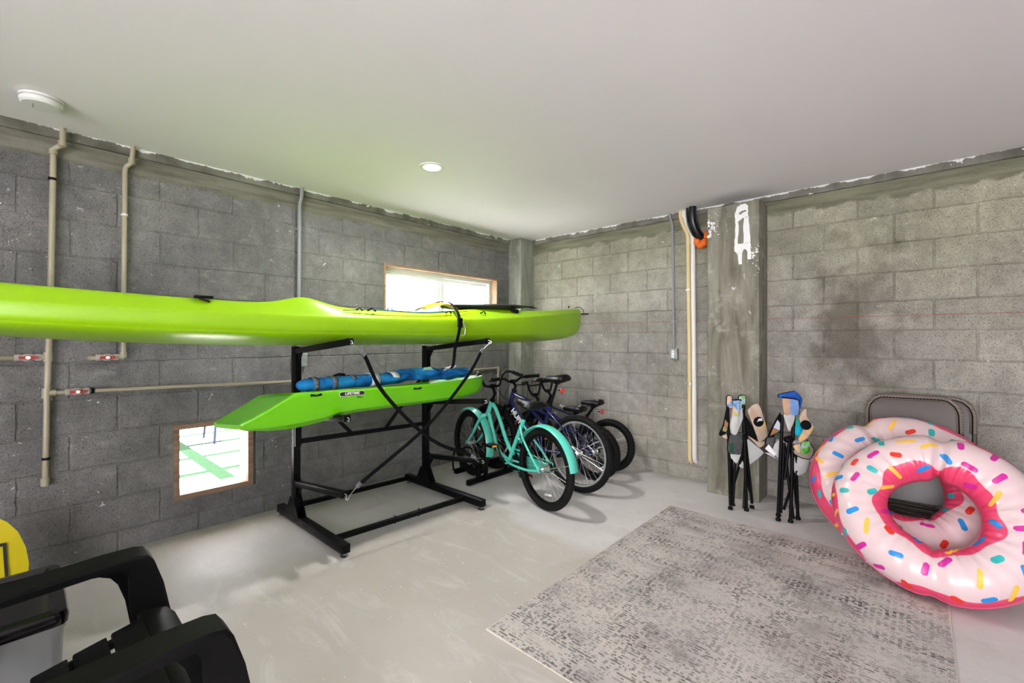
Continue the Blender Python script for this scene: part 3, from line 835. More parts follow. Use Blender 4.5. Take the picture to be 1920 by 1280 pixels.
for ya, yb in ((-2.44, RYL), (-2.16, RYR)):
    s_ = 1 if yb > ya else -1
    b = NBM(); beam(b, (rx(.40, ya), ya, .57), (rx(.40, yb), yb-s_*.02, .98), .014, .026, bev=.002); obj('diagonal_brace', b, BLACKST, t, True, smooth=30)

# ------------------------------------------------------------------ big kayak
def kx(y): return .72+(y+2.3)*.085
ST = [ # y, halfwidth, keel z, gunwale z, deck z, inner z
 (-.105, .010, 1.455, 1.555, 1.575, 1.578), (-.12, .030, 1.400, 1.550, 1.580, 1.588), (-.17, .058, 1.335, 1.543, 1.578, 1.590),
 (-.28, .095, 1.290, 1.530, 1.568, 1.582), (-.48, .145, 1.262, 1.510, 1.552, 1.560), (-.80, .215, 1.248, 1.478, 1.530, 1.535),
 (-1.05, .262, 1.243, 1.452, 1.512, 1.49), (-1.15, .278, 1.241, 1.445, 1.508, 1.37), (-1.45, .315, 1.239, 1.420, 1.502, 1.36), (-1.75, .340, 1.238, 1.402, 1.492, 1.37),
 (-2.00, .355, 1.238, 1.390, 1.462, 1.40), (-2.30, .365, 1.238, 1.382, 1.443, 1.37), (-2.60, .368, 1.238, 1.378, 1.440, 1.36), (-2.82, .365, 1.239, 1.378, 1.450, 1.37),
 (-2.94, .360, 1.240, 1.378, 1.492, 1.42), (-3.02, .356, 1.241, 1.379, 1.505, 1.50), (-3.10, .350, 1.242, 1.380, 1.478, 1.48), (-3.22, .345, 1.244, 1.382, 1.455, 1.44),
 (-3.45, .330, 1.250, 1.388, 1.462, 1.42), (-3.75, .300, 1.262, 1.396, 1.475, 1.44), (-4.05, .262, 1.282, 1.408, 1.492, 1.48), (-4.30, .215, 1.305, 1.422, 1.507, 1.51),
 (-4.50, .150, 1.335, 1.440, 1.518, 1.525), (-4.62, .085, 1.38, 1.458, 1.524, 1.532), (-4.67, .02, 1.43, 1.47, 1.524, 1.530)]
rings = []
for y, w, zk, zg, zd, zi in ST:
    H = zg-zk
    half = [(0, zk), (.42*w, zk+.01*H), (.78*w, zk+.10*H), (.93*w, zk+.27*H), (.928*w, zk+.34*H), (.985*w, zk+.43*H), (1.0*w, zk+.72*H), (.995*w, zg-.01),
            (.985*w, zg+.002), (.965*w, zg+.008), (.86*w, zd-.03), (.77*w, zd-.004), (.70*w, zd), (.60*w, zd-.3*(zd-zi)), (.52*w, zi), (.22*w, zi), (0, zi)]
    tilt = .075
    rr = [Vector((kx(y)+a, y, z+a*tilt)) for a, z in half]+[Vector((kx(y)-a, y, z-a*tilt)) for a, z in half[-2:0:-1]]
    rings.append(rr)
big = thing('kayak', 'long lime green kayak on the upper arms of the black rack', 'kayak', (.72, -2.3, 1.24))
b = NBM(); loft(b, rings); hull = obj('hull', b, KLIME, big, True, smooth=180); subsurf(hull, 2)
def pad_eye(parent, p, n=(1, 0, 0), along=(0, 1, 0), s=1.0, name='pad_eye'):
    p = Vector(p); n = Vector(n).normalized(); a = Vector(along).normalized()
    b = NBM()
    tube(b, [p-a*.022*s, p-a*.012*s+n*.004*s, p-a*.005*s+n*.014*s, p+a*.005*s+n*.014*s, p+a*.012*s+n*.004*s, p+a*.022*s], [.005*s, .004*s, .003*s, .003*s, .004*s, .005*s], 8)
    return obj(name, b, BLACKPL, parent, True, smooth=60)
deckp = lambda y, f, z: (kx(y)+f, y, z)
for y, f, z, sc in ((-2.62, .325, 1.452, 1.3), (-2.70, .325, 1.452, 1.0), (-2.03, .315, 1.462, 1.2), (-1.70, .305, 1.472, 1.2), (-2.45, .25, 1.470, 1.0)):
    pad_eye(big, deckp(y, f, z), (.5, 0, .8), s=sc)
b = NBM(); pts = [deckp(-2.80, .325, 1.447), deckp(-2.72, .332, 1.452), deckp(-2.62, .335, 1.458)]; tube(b, spline(pts, 3), .0022, 6)
tube(b, spline([deckp(-2.03, .325, 1.470), deckp(-1.92, .32, 1.475), deckp(-1.85, .30, 1.482)], 3), .0022, 6); obj('bungee_cord', b, BLACKPL, big, True, smooth=60)
ROPE = weave_mat('blue_flecked_rope', (.01, .15, .45), (.03, .04, .06), 160)
b = NBM(); tube(b, spline([deckp(-2.62, .335, 1.460), deckp(-2.45, .337, 1.456), deckp(-2.25, .335, 1.454), deckp(-2.05, .325, 1.468)], 5), .0045, 8); obj('rope', b, ROPE, big, True, smooth=60)
b = NBM(); beam(b, deckp(-3.52, .26, 1.487), deckp(-3.44, .26, 1.487), .03, .014, bev=.004); beam(b, deckp(-3.50, .27, 1.478), deckp(-3.46, .285, 1.462), .02, .01, bev=.002); obj('deck_clip', b, BLACKPL, big, True, smooth=40)
# padded black seat back folded over the deck
b = NBM()
rg = []
for y, hw, hh in ((-1.95, .02, .004), (-1.88, .10, .012), (-1.7, .15, .020), (-1.5, .155, .022), (-1.3, .13, .020), (-1.2, .09, .016), (-1.05, .03, .010), (-.95, .012, .004)):
    zt = 1.470+.0-(y+1.75)*-.060 if y > -1.75 else 1.475
    c = Vector((kx(y)+.13, y, zt+.052-.004*abs(y+1.5)))
    rg.append([c+Vector((hw*math.cos(a), 0, hh*math.sin(a)+hw*math.cos(a)*.06)) for a in [2*math.pi*i/12 for i in range(12)]])
loft(b, rg); obj('seat_back', b, mat('charcoal_foam', (.014, .014, .017), .75), big, True, smooth=60)
b = NBM(); ribbon(b, spline([deckp(-1.36, .10, 1.568), deckp(-1.35, .20, 1.556), deckp(-1.34, .255, 1.535), deckp(-1.33, .27, 1.50)], 3), .04, .004, (0, 1, 0))
beam(b, deckp(-1.36, .262, 1.515), deckp(-1.28, .262, 1.505), .018, .03, bev=.004); ribbon(b, spline([deckp(-1.2, .12, 1.555), deckp(-1.05, .14, 1.56), deckp(-.92, .14, 1.555)], 3), .03, .004, (1, 0, 0)); obj('seat_strap', b, WEB, big, True)
b = NBM(); tube(b, spline([deckp(-.19, .01, 1.60), deckp(-.13, .012, 1.612), deckp(-.07, .012, 1.59), deckp(-.045, .012, 1.545)], 4), .0035, 6)
obj('bow_loop', b, WEB, big, True, smooth=60)
b = NBM(); tube(b, [deckp(-.045, -.045, 1.540), deckp(-.045, .065, 1.540)], .0075, 10); obj('grab_toggle', b, BLACKPL, big, True, smooth=60)
b = NBM(); lathe(b, [(.008, 0), (.008, .012), (.004, .02)], deckp(-.32, .03, 1.592), (0, 0, 1), 10); obj('drain_plug', b, BLACKPL, big, True, smooth=40)

t = thing('kayak_paddle', 'orange yellow paddle blade tucked under the strap on the upper kayak', 'paddle', deckp(-2.0, .22, 1.49))
b = NBM(); ln = []
for k in range(11):
    f = k/10; w = .075*math.sin(math.pi*min(1, .12+f*.88))**.6; y = -2.17+f*.30
    c = Vector(deckp(y, .22, 1.485+.040*math.sin(math.pi*f)+.008))
    ln.append([c+Vector((w*math.cos(a), 0, .007*math.sin(a)+w*math.cos(a)*-.10)) for a in [2*math.pi*i/12 for i in range(12)]])
loft(b, ln); obj('blade', b, PADOR, t, True, smooth=60)
b = NBM(); tube(b, [deckp(-1.89, .22, 1.497), deckp(-1.2, .10, 1.53)], .013, 10); obj('shaft', b, BLACKPL, t, True, smooth=60)

# ------------------------------------------------------------------ small kayak
KX = .755; TL = .105
SK = [(-3.345, .235, .782, .812, .806), (-3.30, .255, .768, .832, .826), (-3.20, .272, .752, .884, .878), (-3.115, .280, .746, .932, .924), (-3.095, .282, .746, .944, .934), (-3.05, .285, .748, .946, .935),
      (-2.93, .292, .760, .944, .91), (-2.84, .296, .784, .942, .89), (-2.72, .300, .793, .939, .87), (-2.55, .302, .794, .936, .87), (-2.25, .304, .794, .932, .87), (-2.0, .298, .794, .934, .88), (-1.80, .275, .797, .941, .92), (-1.64, .225, .812, .950, .945),
      (-1.54, .155, .832, .956, .958), (-1.49, .085, .862, .958, .963), (-1.465, .03, .90, .957, .962)]
rings = []
for y, w, zk, zg, zi in SK:
    H = zg-zk
    half = [(0, zk), (.45*w, zk), (.74*w, zk+.02*H), (.80*w, zk+.10*H), (.90*w, zk+.16*H), (.955*w, zk+.42*H), (.985*w, zg-.18*H), (1.0*w, zg-.012), (.99*w, zg), (.93*w, zg+.002), (.86*w, zi*.6+zg*.4), (.78*w, zi), (.4*w, zi), (0, zi)]
    rings.append([Vector((KX+a, y, z+a*TL)) for a, z in half]+[Vector((KX-a, y, z-a*TL)) for a, z in half[-2:0:-1]])
kid = thing('kayak', 'short bright green youth kayak on the middle arms of the rack', 'kayak', (KX, -2.4, .75))
b = NBM(); loft(b, rings); hull = obj('hull', b, KGREEN, kid, True, smooth=50)
m_ = hull.modifiers.new('bevel', 'BEVEL'); m_.width = .006; m_.segments = 3; m_.limit_method = 'ANGLE'; m_.angle_limit = R(28)
for y, z in ((-2.985, .958), (-2.30, .940)): pad_eye(kid, (KX+.297+(.004 if y > -2.5 else -.004), y, z), (1, 0, -.1), s=1.35)
# gunwale lettering on the side facing the room
bx = KX+.3035
b = NBM(); o_ = [(-.068, -.014), (.068, -.014)]+arc(.068, 0, .014, -90, 90, 6)[1:-1]+[(.068, .014), (-.068, .014)]+arc(-.068, 0, .014, 90, 270, 6)[1:-1]
plate(b, o_, (bx-.001, -2.77, .948), (0, 1, -.02), (-.06, 0, 1), .0014)
obj('logo_plate', b, WHITE, kid, True)
b = NBM(); o2_ = [(x*.97, y_*.84) for x, y_ in o_]
plate(b, o2_, (bx-.0002, -2.77, .948), (0, 1, -.02), (-.06, 0, 1), .0014); obj('logo_plate', b, BLACKPR, kid, True)
def ktext(s, size, y, z, m, **k):
    o = text('lettering', s, size, m, kid, basis((bx+.0008-KX, y+2.4, z-.75), (0, 1, -.02), (-.06, 0, 1)), **k); return o
ktext('LIFETIME', .021, -2.77, .948, WHITE, sx=1.15, bold=.0006)
ktext('Wave', .017, -2.725, .922, BLACKPR, shear=.3)

# ------------------------------------------------------------------ blue bag on the small kayak
t = thing('beach_tent_bag', 'rolled blue nylon bag with grey straps lying along the small kayak', 'bag', (.82, -2.3, .96))
rg = []; N_ = 46
rnd = random.Random(3)
ph = [rnd.uniform(0, 6.28) for _ in range(8)]
for i in range(N_+1):
    f = i/N_; y = -3.02+1.38*f
    r = .036+.006*math.sin(f*3)
    if f < .035: r *= math.sqrt(max(0.25, 1-((.035-f)/.035)**2))
    if f > .95: r *= math.sqrt(max(0.02, 1-((f-.95)/.05)**2))
    cr = min(1, max(0, (f-.30)/.25))
    cx = .87+.012*math.sin(f*7)*cr - .02*f; cz = 1.000+.006*math.sin(f*11+1)*cr + .012*f*cr
    ring = []
    for k in range(20):
        a = 2*math.pi*k/20
        rr = r*(1+cr*(.20*math.sin(3*a+f*13+ph[0])+.14*math.sin(5*a-f*29+ph[1])+.16*math.sin(2*a+f*41+ph[2])+.09*math.sin(7*a+f*61+ph[3])))
        ring.append(Vector((cx+rr*1.5*math.cos(a), y, cz+rr*math.sin(a)*1.02)))
    rg.append(ring)
b = NBM(); loft(b, rg); bag = obj('bag_body', b, BLUE, t, True, smooth=180); subsurf(bag, 1)
def band(y0, y1, m, name='strap', rr=1.04, cz=1.002, r=.0395, a0=0, a1=360):
    b = NBM()
    rings_ = []
    for y in (y0, y1):
        rings_.append([Vector((.862+r*1.5*rr*math.cos(R(a)), y, cz+r*rr*math.sin(R(a)))) for a in range(a0, a1+1, 12)])
    loft(b, rings_, closed_ring=False)
    o = obj(name, b, m, t, True, smooth=180); s = o.modifiers.new('solid', 'SOLIDIFY'); s.thickness = .002; s.offset = 1
band(-2.935, -2.905, GREYW); band(-2.82, -2.79, GREYW); band(-2.69, -2.665, GREYW, a0=20, a1=160)
band(-2.56, -2.50, mat('white_label', (.70, .73, .76), .7), 'label', a0=-60, a1=110, rr=1.12)
band(-2.40, -2.345, mat('white_label', (.70, .73, .76), .7), 'label', a0=0, a1=110, rr=1.10)
b = NBM(); tube(b, spline([(.87, -2.80, 1.04), (.87, -2.76, 1.052), (.87, -2.72, 1.046)], 3), .008, 8); lathe(b, [(.008, 0), (.010, .01), (.006, .02)], (.87, -2.755, 1.042), (0, 0, 1), 10); obj('toggle', b, BLACKPL, t, True, smooth=60)
for q_ in range(3):
    b = NBM(); tube(b, [Vector((.905+.0012*q_, -2.66+.013*k_, 1.030-.011*q_+.004*math.sin(k_*1.9+q_*2))) for k_ in range(26)], .0014, 5); obj('wave_print', b, mat('pale_blue_print', (.10, .42, .72), .7), t, True)
b = NBM()
plate(b, jag([(0, 0), (.10, .004), (.13, .016), (.10, .030), (.03, .022)], .002), (.915, -1.96, 1.035), (0, 1, .1), (-.3, 0, 1), .004, bulge=.004); obj('tag', b, WHITE, t, True, smooth=60)
b = NBM(); plate(b, jag([(0, 0), (.10, .0), (.08, .022), (.02, .02)], .002), (.90, -2.14, 1.045), (0, 1, .0), (-.5, 0, 1), .004, bulge=.004); obj('print_patch', b, mat('pale_green_print', (.35, .62, .45), .8), t, True, smooth=60)

# ------------------------------------------------------------------ straps
t = thing('tie_down_strap', 'black webbing strap hanging over the upper kayak down to the blue bag', 'strap', (1.10, -2.0, 1.06))
b = NBM(); ribbon(b, spline([(.60, -1.99, 1.50), (.80, -1.985, 1.545), (.95, -1.975, 1.553), (1.03, -1.975, 1.53), (1.095, -1.98, 1.475), (1.128, -1.985, 1.42), (1.134, -1.99, 1.35), (1.136, -2.01, 1.28), (1.130, -2.03, 1.20), (1.118, -2.03, 1.12), (1.08, -2.02, 1.065), (.98, -2.02, 1.056)], 4), .026, .003, (0, 1, 0))
obj('webbing', b, WEB, t, True, smooth=60)
b = NBM(); box(b, 1.134, 1.150, -2.012, -1.972, 1.355, 1.425, bev=.004); obj('cam_buckle', b, BLACKST, t, True)
b = NBM(); tube(b, spline([(1.150, -1.975, 1.40), (1.156, -1.955, 1.35), (1.150, -1.962, 1.30), (1.142, -1.985, 1.305)], 4), .0035, 8); obj('hook', b, STEEL, t, True, smooth=60)
def hook_strap(label, p0, p1, mids):
    t = thing('hook_strap', label, 'strap', p0, group='diagonal black straps')
    P0, P1 = Vector(p0), Vector(p1); d = (P1-P0).normalized()
    for P, s in ((P0, 1), (P1, -1)):
        b = NBM(); q = P+d*s*.075
        tube(b, spline([q, P+d*s*.05, P+d*s*.022+Vector((.006, 0, 0)), P+Vector((.014, 0, -.006)), P-d*s*.010+Vector((.004, 0, 0)), P+d*s*.008+Vector((-.006, 0, 0))], 3), .0022, 8)
        obj('hook', b, STEEL, t, True, smooth=60)
        b = NBM(); beam(b, q, q+d*s*.035, .024, .010, bev=.002, up=(1, 0, 0)); obj('hook_sleeve', b, GREYW, t, True)
    pts = [P0+d*.10]+[Vector(m) for m in mids]+[P1-d*.10]
    b = NBM(); ribbon(b, spline(pts, 6), .024, .003, d.cross(Vector((1, 0, 0))))
    obj('webbing', b, WEB, t, True, smooth=60)
hook_strap('black strap running down right from the top left arm tip of the rack', (1.165, -2.828, 1.250), (1.135, -1.80, .350), [(1.135, -2.60, .935), (1.14, -2.25, .60)])
hook_strap('black strap running down left from the top right arm tip of the rack', (1.24, -1.79, 1.250), (1.105, -2.83, .350), [(1.20, -1.98, 1.005), (1.165, -2.30, .70)])

# ------------------------------------------------------------------ bicycles
def v3(p, y=0.0): return Vector((p[0], y, p[1]))
def wheel(parent, cx, Rw, tr, rim_m, name, refl=True, knob=False, seed=0, rim_w=.012, nsp=32):
    rn = random.Random(seed); hub = Vector((cx, 0, Rw))
    W = obj_w = None
    b = NBM(); n = 72
    pts = [hub+Vector(((Rw-tr)*math.cos(2*math.pi*i/n), 0, (Rw-tr)*math.sin(2*math.pi*i/n))) for i in range(n)]
    tube(b, pts, tr, 12, closed=True)
    if knob:
        for i in range(64):
            a = 2*math.pi*(i+.5*(0))/64
            for sy in (-.55, 0, .55):
                aa = a+(.05 if sy else 0)
                rr = Rw-.003-(.006 if sy else 0)
                p = hub+Vector((rr*math.cos(aa), sy*tr*1.25, rr*math.sin(aa)))
                d = Vector((-math.sin(aa), 0, math.cos(aa)))
                beam(b, p-d*.006, p+d*.006, .009, .008, up=(math.cos(aa), 0, math.sin(aa)))
    tyre = obj('tyre', b, RUBBER, parent, smooth=50)
    b = NBM(); rr = Rw-2*tr
    pr = [(rr-.014, -.004), (rr-.012, -rim_w), (rr+.004, -rim_w), (rr+.006, 0), (rr+.004, rim_w), (rr-.012, rim_w), (rr-.014, .004)]
    lathe(b, pr, hub, (0, 1, 0), 72, capped=False); obj('rim', b, rim_m, tyre, smooth=50)
    b = NBM(); ri = rr-.013
    for i in range(nsp):
        a = 2*math.pi*i/nsp; side = 1 if i % 2 else -1; off = (.42 if (i//2) % 2 else -.42)
        tube(b, [hub+Vector((.018*math.cos(a+off*3.2), side*.026, .018*math.sin(a+off*3.2))), hub+Vector((ri*math.cos(a), 0, ri*math.sin(a)))], .0009, 4, cap=False)
    obj('spokes', b, STEEL, tyre)
    b = NBM(); lathe(b, [(.005, -.062), (.007, -.045), (.021, -.032), (.021, -.026), (.013, -.022), (.013, .022), (.021, .026), (.021, .032), (.007, .045), (.005, .062)], hub, (0, 1, 0), 20); obj('hub', b, STEEL, tyre, smooth=40)
    if refl:
        a = refl if refl is not True else 1.9
        p = hub+Vector((ri*.80*math.cos(a), -.008, ri*.80*math.sin(a))); d = Vector((math.cos(a+.2), 0, math.sin(a+.2)))
        dd = Vector((-math.sin(a), 0, math.cos(a)))
        b = NBM(); beam(b, p-dd*.036, p+dd*.036, .008, .016, up=(math.cos(a), 0, math.sin(a)), bev=.003); obj('wheel_reflector', b, CLEARR, tyre, smooth=40)
    return tyre

def saddle(parent, x, z, L, W, m, tilt=0.0, logo=False):
    b = NBM(); rings = []
    for f, w, h in ((0, .10, .4), (.06, .20, .8), (.25, .24, .8), (.45, .36, .85), (.62, .66, .95), (.78, .94, 1.05), (.90, 1.0, 1.1), (.97, .86, .95), (1.0, .5, .5)):
        cx = x+L*.55-L*f; cz = z+.018*math.sin(max(0, f-.5)*3.1)-.004*(f < .1)+tilt*(.5-f)*L
        hw = W/2*w; th = .048*h
        ring = []
        for k in range(16):
            a = 2*math.pi*k/16
            yy = hw*math.cos(a); zz = (th*.55 if math.sin(a) > 0 else th*.75)*math.sin(a)-.35*th*(abs(math.cos(a))**2)
            ring.append(Vector((cx, yy, cz+zz)))
        rings.append(ring)
    loft(b, rings); s = obj('saddle', b, m, parent, smooth=180); subsurf(s, 1)
    b = NBM()
    for sy in (-1, 1):
        tube(b, spline([(x+L*.40, sy*.010, z-.012), (x+L*.1, sy*.022, z-.036), (x-L*.15, sy*.022, z-.036), (x-L*.38, sy*.045, z-.010)], 3), .0035, 6)
    obj('saddle_rails', b, BLACKST, s, smooth=60)
    if logo:
        text('lettering', 'ROCK IT', .026, WHITE, s, basis((x-L*.30, 0, z+.036), (0, -1, 0), (-1, 0, -.08)), depth=.0008, bold=.001)
    return s

def bike(name, label, rear, front, J):
    rear = Vector((*rear, 0)); front = Vector((*front, 0)); d = front-rear
    yaw = math.atan2(d.y, d.x)
    t = thing(name, label, 'bicycle', rear, yaw, J.get('group'), rot=(R(J.get('lean', 0)), 0, yaw))
    Rw = J['R']; wb = J['wb']; tr = J['tr']; pm = J['paint']; BB = J['BB']; HT = J['HT']; HB = J['HB']; ST_ = J['ST']
    wheel(t, 0, Rw, tr, J['rim_r'], 'rear', refl=J.get('refl_r', -.9), knob=J.get('knob', False), seed=1)
    wheel(t, wb, Rw, tr, J['rim_f'], 'front', refl=J.get('refl_f', 2.1), knob=J.get('knob', False), seed=2)
    # frame
    b = NBM(); k = J.get('k', 1.0)
    if J['style'] == 'cruiser':
        tube(b, [v3(HT), v3(HB)], .021, 14)
        tube(b, spline([v3((HT[0]-.005, HT[1]-.03)), v3((.655, .67)), v3((.585, .575)), v3((.515, .455)), v3((.44, .36)), v3((.395, .335))], 5), .0165, 12)
        tube(b, spline([v3((HB[0], HB[1]+.01)), v3((.725, .54)), v3((.675, .42)), v3((.60, .315)), v3((BB[0]+.02, BB[1]+.01))], 5), .0155, 12)
        tube(b, [v3(ST_), v3(BB)], .0165, 12)
        for s in (-1, 1):
            tube(b, spline([v3((ST_[0]+.035, ST_[1]-.07), s*.018), v3((.215, .50), s*.045), v3((.10, .40), s*.062), v3((.01, .315), s*.066), v3((-.005, .295), s*.066)], 4), .009, 10)
            tube(b, spline([v3(BB, s*.025), v3((.35, .262), s*.048), v3((.15, .270), s*.060), v3((0, Rw-.005), s*.066)], 4), .0095, 10)
        tube(b, spline([v3((.33, .475), .0), v3((.26, .43), .0), v3((.20, .40), .0)], 3), .009, 8)
    else:
        tube(b, [v3(HT), v3(HB)], .020*k, 14)
        tube(b, [v3((HT[0]+.01, HT[1]-.025)), v3((ST_[0]+.012, ST_[1]-.045))], .0155*k, 12)
        tube(b, [v3((HB[0]-.005, HB[1]+.015)), v3(BB)], .023*k, 14)
        tube(b, [v3(ST_), v3(BB)], .0165*k, 12)
        for s in (-1, 1):
            tube(b, [v3((ST_[0]+.015, ST_[1]-.05), s*.02), v3((ST_[0]*.45, (ST_[1]+Rw)/2+.02), s*.05), v3((0, Rw), s*.064)], .0085, 10)
            tube(b, [v3(BB, s*.025), v3((BB[0]*.6, BB[1]*.5+Rw*.5), s*.055), v3((0, Rw), s*.064)], .0090, 10)
    for s in (-1, 1): plate(b, [(-.018, -.02), (.02, -.016), (.022, .014), (0, .024), (-.016, .014)], (0, s*.066, Rw), (1, 0, 0), (0, 0, 1), .005)
    lathe(b, [(.021, -.036), (.023, -.034), (.023, .034), (.021, .036)], v3(BB), (0, 1, 0), 18)
    fr = obj('frame', b, pm, t, smooth=60)
    # fork
    b = NBM(); ax = (v3(HT)-v3(HB)).normalized()
    cr = v3(HB)-ax*.03
    lathe(b, [(.019, -.012), (.021, 0), (.017, .03)], cr, ax, 16)
    for s in (-1, 1):
        if J['style'] == 'cruiser':
            P = [cr+Vector((-.01, s*.02, 0)), cr+Vector((.02, s*.050, -.02)), cr+Vector((.085, s*.060, -.10)), cr+Vector((.16, s*.062, -.20)), Vector((wb, s*.062, Rw))]
            tube(b, spline(P, 4), [.014]*6+[.013]*5+[.010]*5+[.008], 10)
        else:
            q = cr+Vector((0, s*.055, 0)); e = Vector((wb, s*.060, Rw)); mid = q.lerp(e, .5)
            tube(b, [q+ax*.02, mid], .0145*k, 12); tube(b, [mid, e], .018*k, 12)
    if J['style'] != 'cruiser': beam(b, cr+Vector((0, -.06, 0)), cr+Vector((0, .06, 0)), .035, .03, bev=.005)
    fk = obj('fork', b, J['fork'], t, smooth=50)
    # stem and bars
    cl = J['clamp']; C_ = v3(cl)
    b = NBM(); tube(b, [v3(HT)-ax*.005, v3(HT)+ax*(J.get('quill', .07))], .0125, 12)
    tube(b, [v3(HT)+ax*(J.get('quill', .07)-.012), C_], .014, 10); lathe(b, [(.024, -.005), (.026, 0), (.022, .014)], v3(HT), ax, 16); lathe(b, [(.019, -.022), (.019, .022)], C_, (0, 1, 0), 14)
    obj('stem', b, J.get('stem_m', BLACKST), t, smooth=50)
    bars = J['bars']
    b = NBM(); half = [Vector(p) for p in bars]
    full = [Vector((cl[0]+p.x, -p.y, cl[1]+p.z)) for p in reversed(half)]+[Vector((cl[0]+p.x, p.y, cl[1]+p.z)) for p in half[1:]]
    fs_ = spline(full, 5); tube(b, fs_, .0112, 12)
    if J.get('cross'):
        q = half[J['cross']]; tube(b, [Vector((cl[0]+q.x, -q.y, cl[1]+q.z-.02)), Vector((cl[0]+q.x, q.y, cl[1]+q.z-.02))], .008, 8)
    hb = obj('handlebar', b, BLACKST, t, smooth=60)
    for s in (-1, 1):
        p1 = half[-1]; p0 = half[-2]; d_ = (p1-p0).normalized(); L_ = J.get('grip', .11)
        g0 = Vector((cl[0]+p1.x, s*p1.y, cl[1]+p1.z)); dd = Vector((d_.x, s*d_.y, d_.z))
        b = NBM(); lathe(b, [(.014, -L_), (.0165, -L_+.008), (.016, -.012), (.019, -.006), (.019, .004), (.012, .008)], g0, dd, 16); obj('grip', b, RUBBER, hb, smooth=50)
        if J.get('levers'):
            q = g0-dd*(L_+.02)
            b = NBM(); lathe(b, [(.016, -.012), (.016, .012)], q, dd, 12); tube(b, spline([q+Vector((.02, 0, -.01)), q+Vector((.045, s*.02, -.02)), q+Vector((.05, s*.06, -.022)), q+Vector((.052, s*.10, -.02))], 3), .0055, 8)
            beam(b, q, q+Vector((.03, 0, -.012)), .02, .02, bev=.004); obj('brake_lever', b, BLACKST, hb, smooth=50)
    if J.get('cables'):
        b = NBM()
        for s, dx in ((-1, .10), (1, .085)):
            q = Vector((cl[0]+.03, s*(half[-1].y-.14), cl[1]+half[-1].z-.01))
            tube(b, spline([q, q+Vector((dx, -s*.05, -.05)), C_+Vector((dx+.02, s*.02, -.16)), v3(HB, s*.02)+Vector((.03, 0, .02)), v3(HB)+Vector((.015, 0, -.05))], 5), .0024, 6)
        obj('brake_cables', b, WEB, t, smooth=60)
    # seat
    sx, sz = J['seat']; ax2 = (v3(ST_)-v3(BB)).normalized()
    b = NBM(); top = Vector((sx-.01, 0, sz-.04)); tube(b, [v3(ST_)-ax2*.02, top], .0125, 12); lathe(b, [(.020, -.008), (.020, .012)], v3(ST_), ax2, 14); beam(b, top+Vector((0, 0, -.008)), top+Vector((0, 0, .012)), .05, .03, bev=.004)
    obj('seat_post', b, J.get('post_m', BLACKST), t, smooth=50)
    saddle(t, sx, sz, J['sl'], J['sw'], VINYL, J.get('stilt', 0), J.get('slogo', False))
    if J.get('red'):
        q = Vector(J['red']); b = NBM(); lathe(b, [(.022, 0), (.024, .004), (.020, .014)], q, (-1, 0, .1), 20); rf = obj('rear_reflector', b, RED, t, smooth=40)
        b = NBM(); tube(b, [q, q+Vector((.04, 0, .0))], .006, 6); obj('reflector_bracket', b, BLACKST, rf)
    # crankset
    cr_ = J.get('cr', .15); ang = R(J.get('crank', 70)); B3 = v3(BB)
    b = NBM(); rs = J.get('ring', .075)
    lathe(b, [(rs-.012, -.046), (rs, -.044), (rs, -.040), (rs-.012, -.038), (.018, -.042), (.018, -.050), (rs-.012, -.048)], B3, (0, 1, 0), 36, capped=False)
    lathe(b, [(.010, -.055), (.010, .055)], B3, (0, 1, 0), 12)
    for i in range(5):
        a = 2*math.pi*i/5; beam(b, B3+Vector((.012*math.cos(a), -.042, .012*math.sin(a))), B3+Vector(((rs-.008)*math.cos(a), -.042, (rs-.008)*math.sin(a))), .010, .004, up=(0, 1, 0))
    cs = obj('crankset', b, J.get('crank_m', BLACKST), t, smooth=50)
    for s in (-1, 1):
        dv = Vector((math.cos(ang)*s, 0, math.sin(ang)*s))*(1)
        e = B3+dv*cr_+Vector((0, s*.072, 0))
        b = NBM(); tube(b, [B3+Vector((0, s*.052, 0)), B3+dv*.03+Vector((0, s*.062, 0)), e], .0085, 8); obj('crank_arm', b, J.get('crank_m', BLACKST), cs, smooth=50)
        b = NBM(); box(b, e.x-.042, e.x+.042, e.y+s*.012 if s > 0 else e.y-.092, e.y+.092 if s > 0 else e.y-.012, e.z-.012, e.z+.012, bev=.006)
        box(b, e.x-.044, e.x-.042, e.y+s*.052-.022, e.y+s*.052+.022, e.z-.007, e.z+.007, 1); box(b, e.x+.042, e.x+.044, e.y+s*.052-.022, e.y+s*.052+.022, e.z-.007, e.z+.007, 1)
        obj('pedal', b, [BLACKPL, AMBER], cs)
    b = NBM(); rc = .034
    for z_, zz in ((rs-.004, rc), (-(rs-.004), -rc)): beam(b, B3+Vector((0, -.043, z_)), Vector((0, -.045, Rw+zz)), .006, .009)
    tube(b, [Vector((rc*math.cos(R(a)), -.045, Rw+rc*math.sin(R(a)))) for a in range(90, 271, 20)], .004, 6)
    lathe(b, [(rc, -.047), (rc, -.043)], (0, 0, Rw), (0, 1, 0), 20)
    obj('chain', b, BLACKST, t)
    return t

def fender(t, cx, Rw, a0, a1, rad, m, w=.040):
    b = NBM(); rings = []
    for i in range(25):
        a = R(a0+(a1-a0)*i/24); er = Vector((math.cos(a), 0, math.sin(a)))
        ring = []
        for k in range(9):
            f = -1+2*k/8
            ring.append(Vector((cx, 0, Rw))+er*(rad-.016*abs(f)**2.2)+Vector((0, f*w, 0)))
        ring += [p-er*.002-Vector((0, 0, 0)) for p in reversed(ring)]
        rings.append(ring)
    loft(b, rings); return obj('fender', b, m, t, smooth=50)

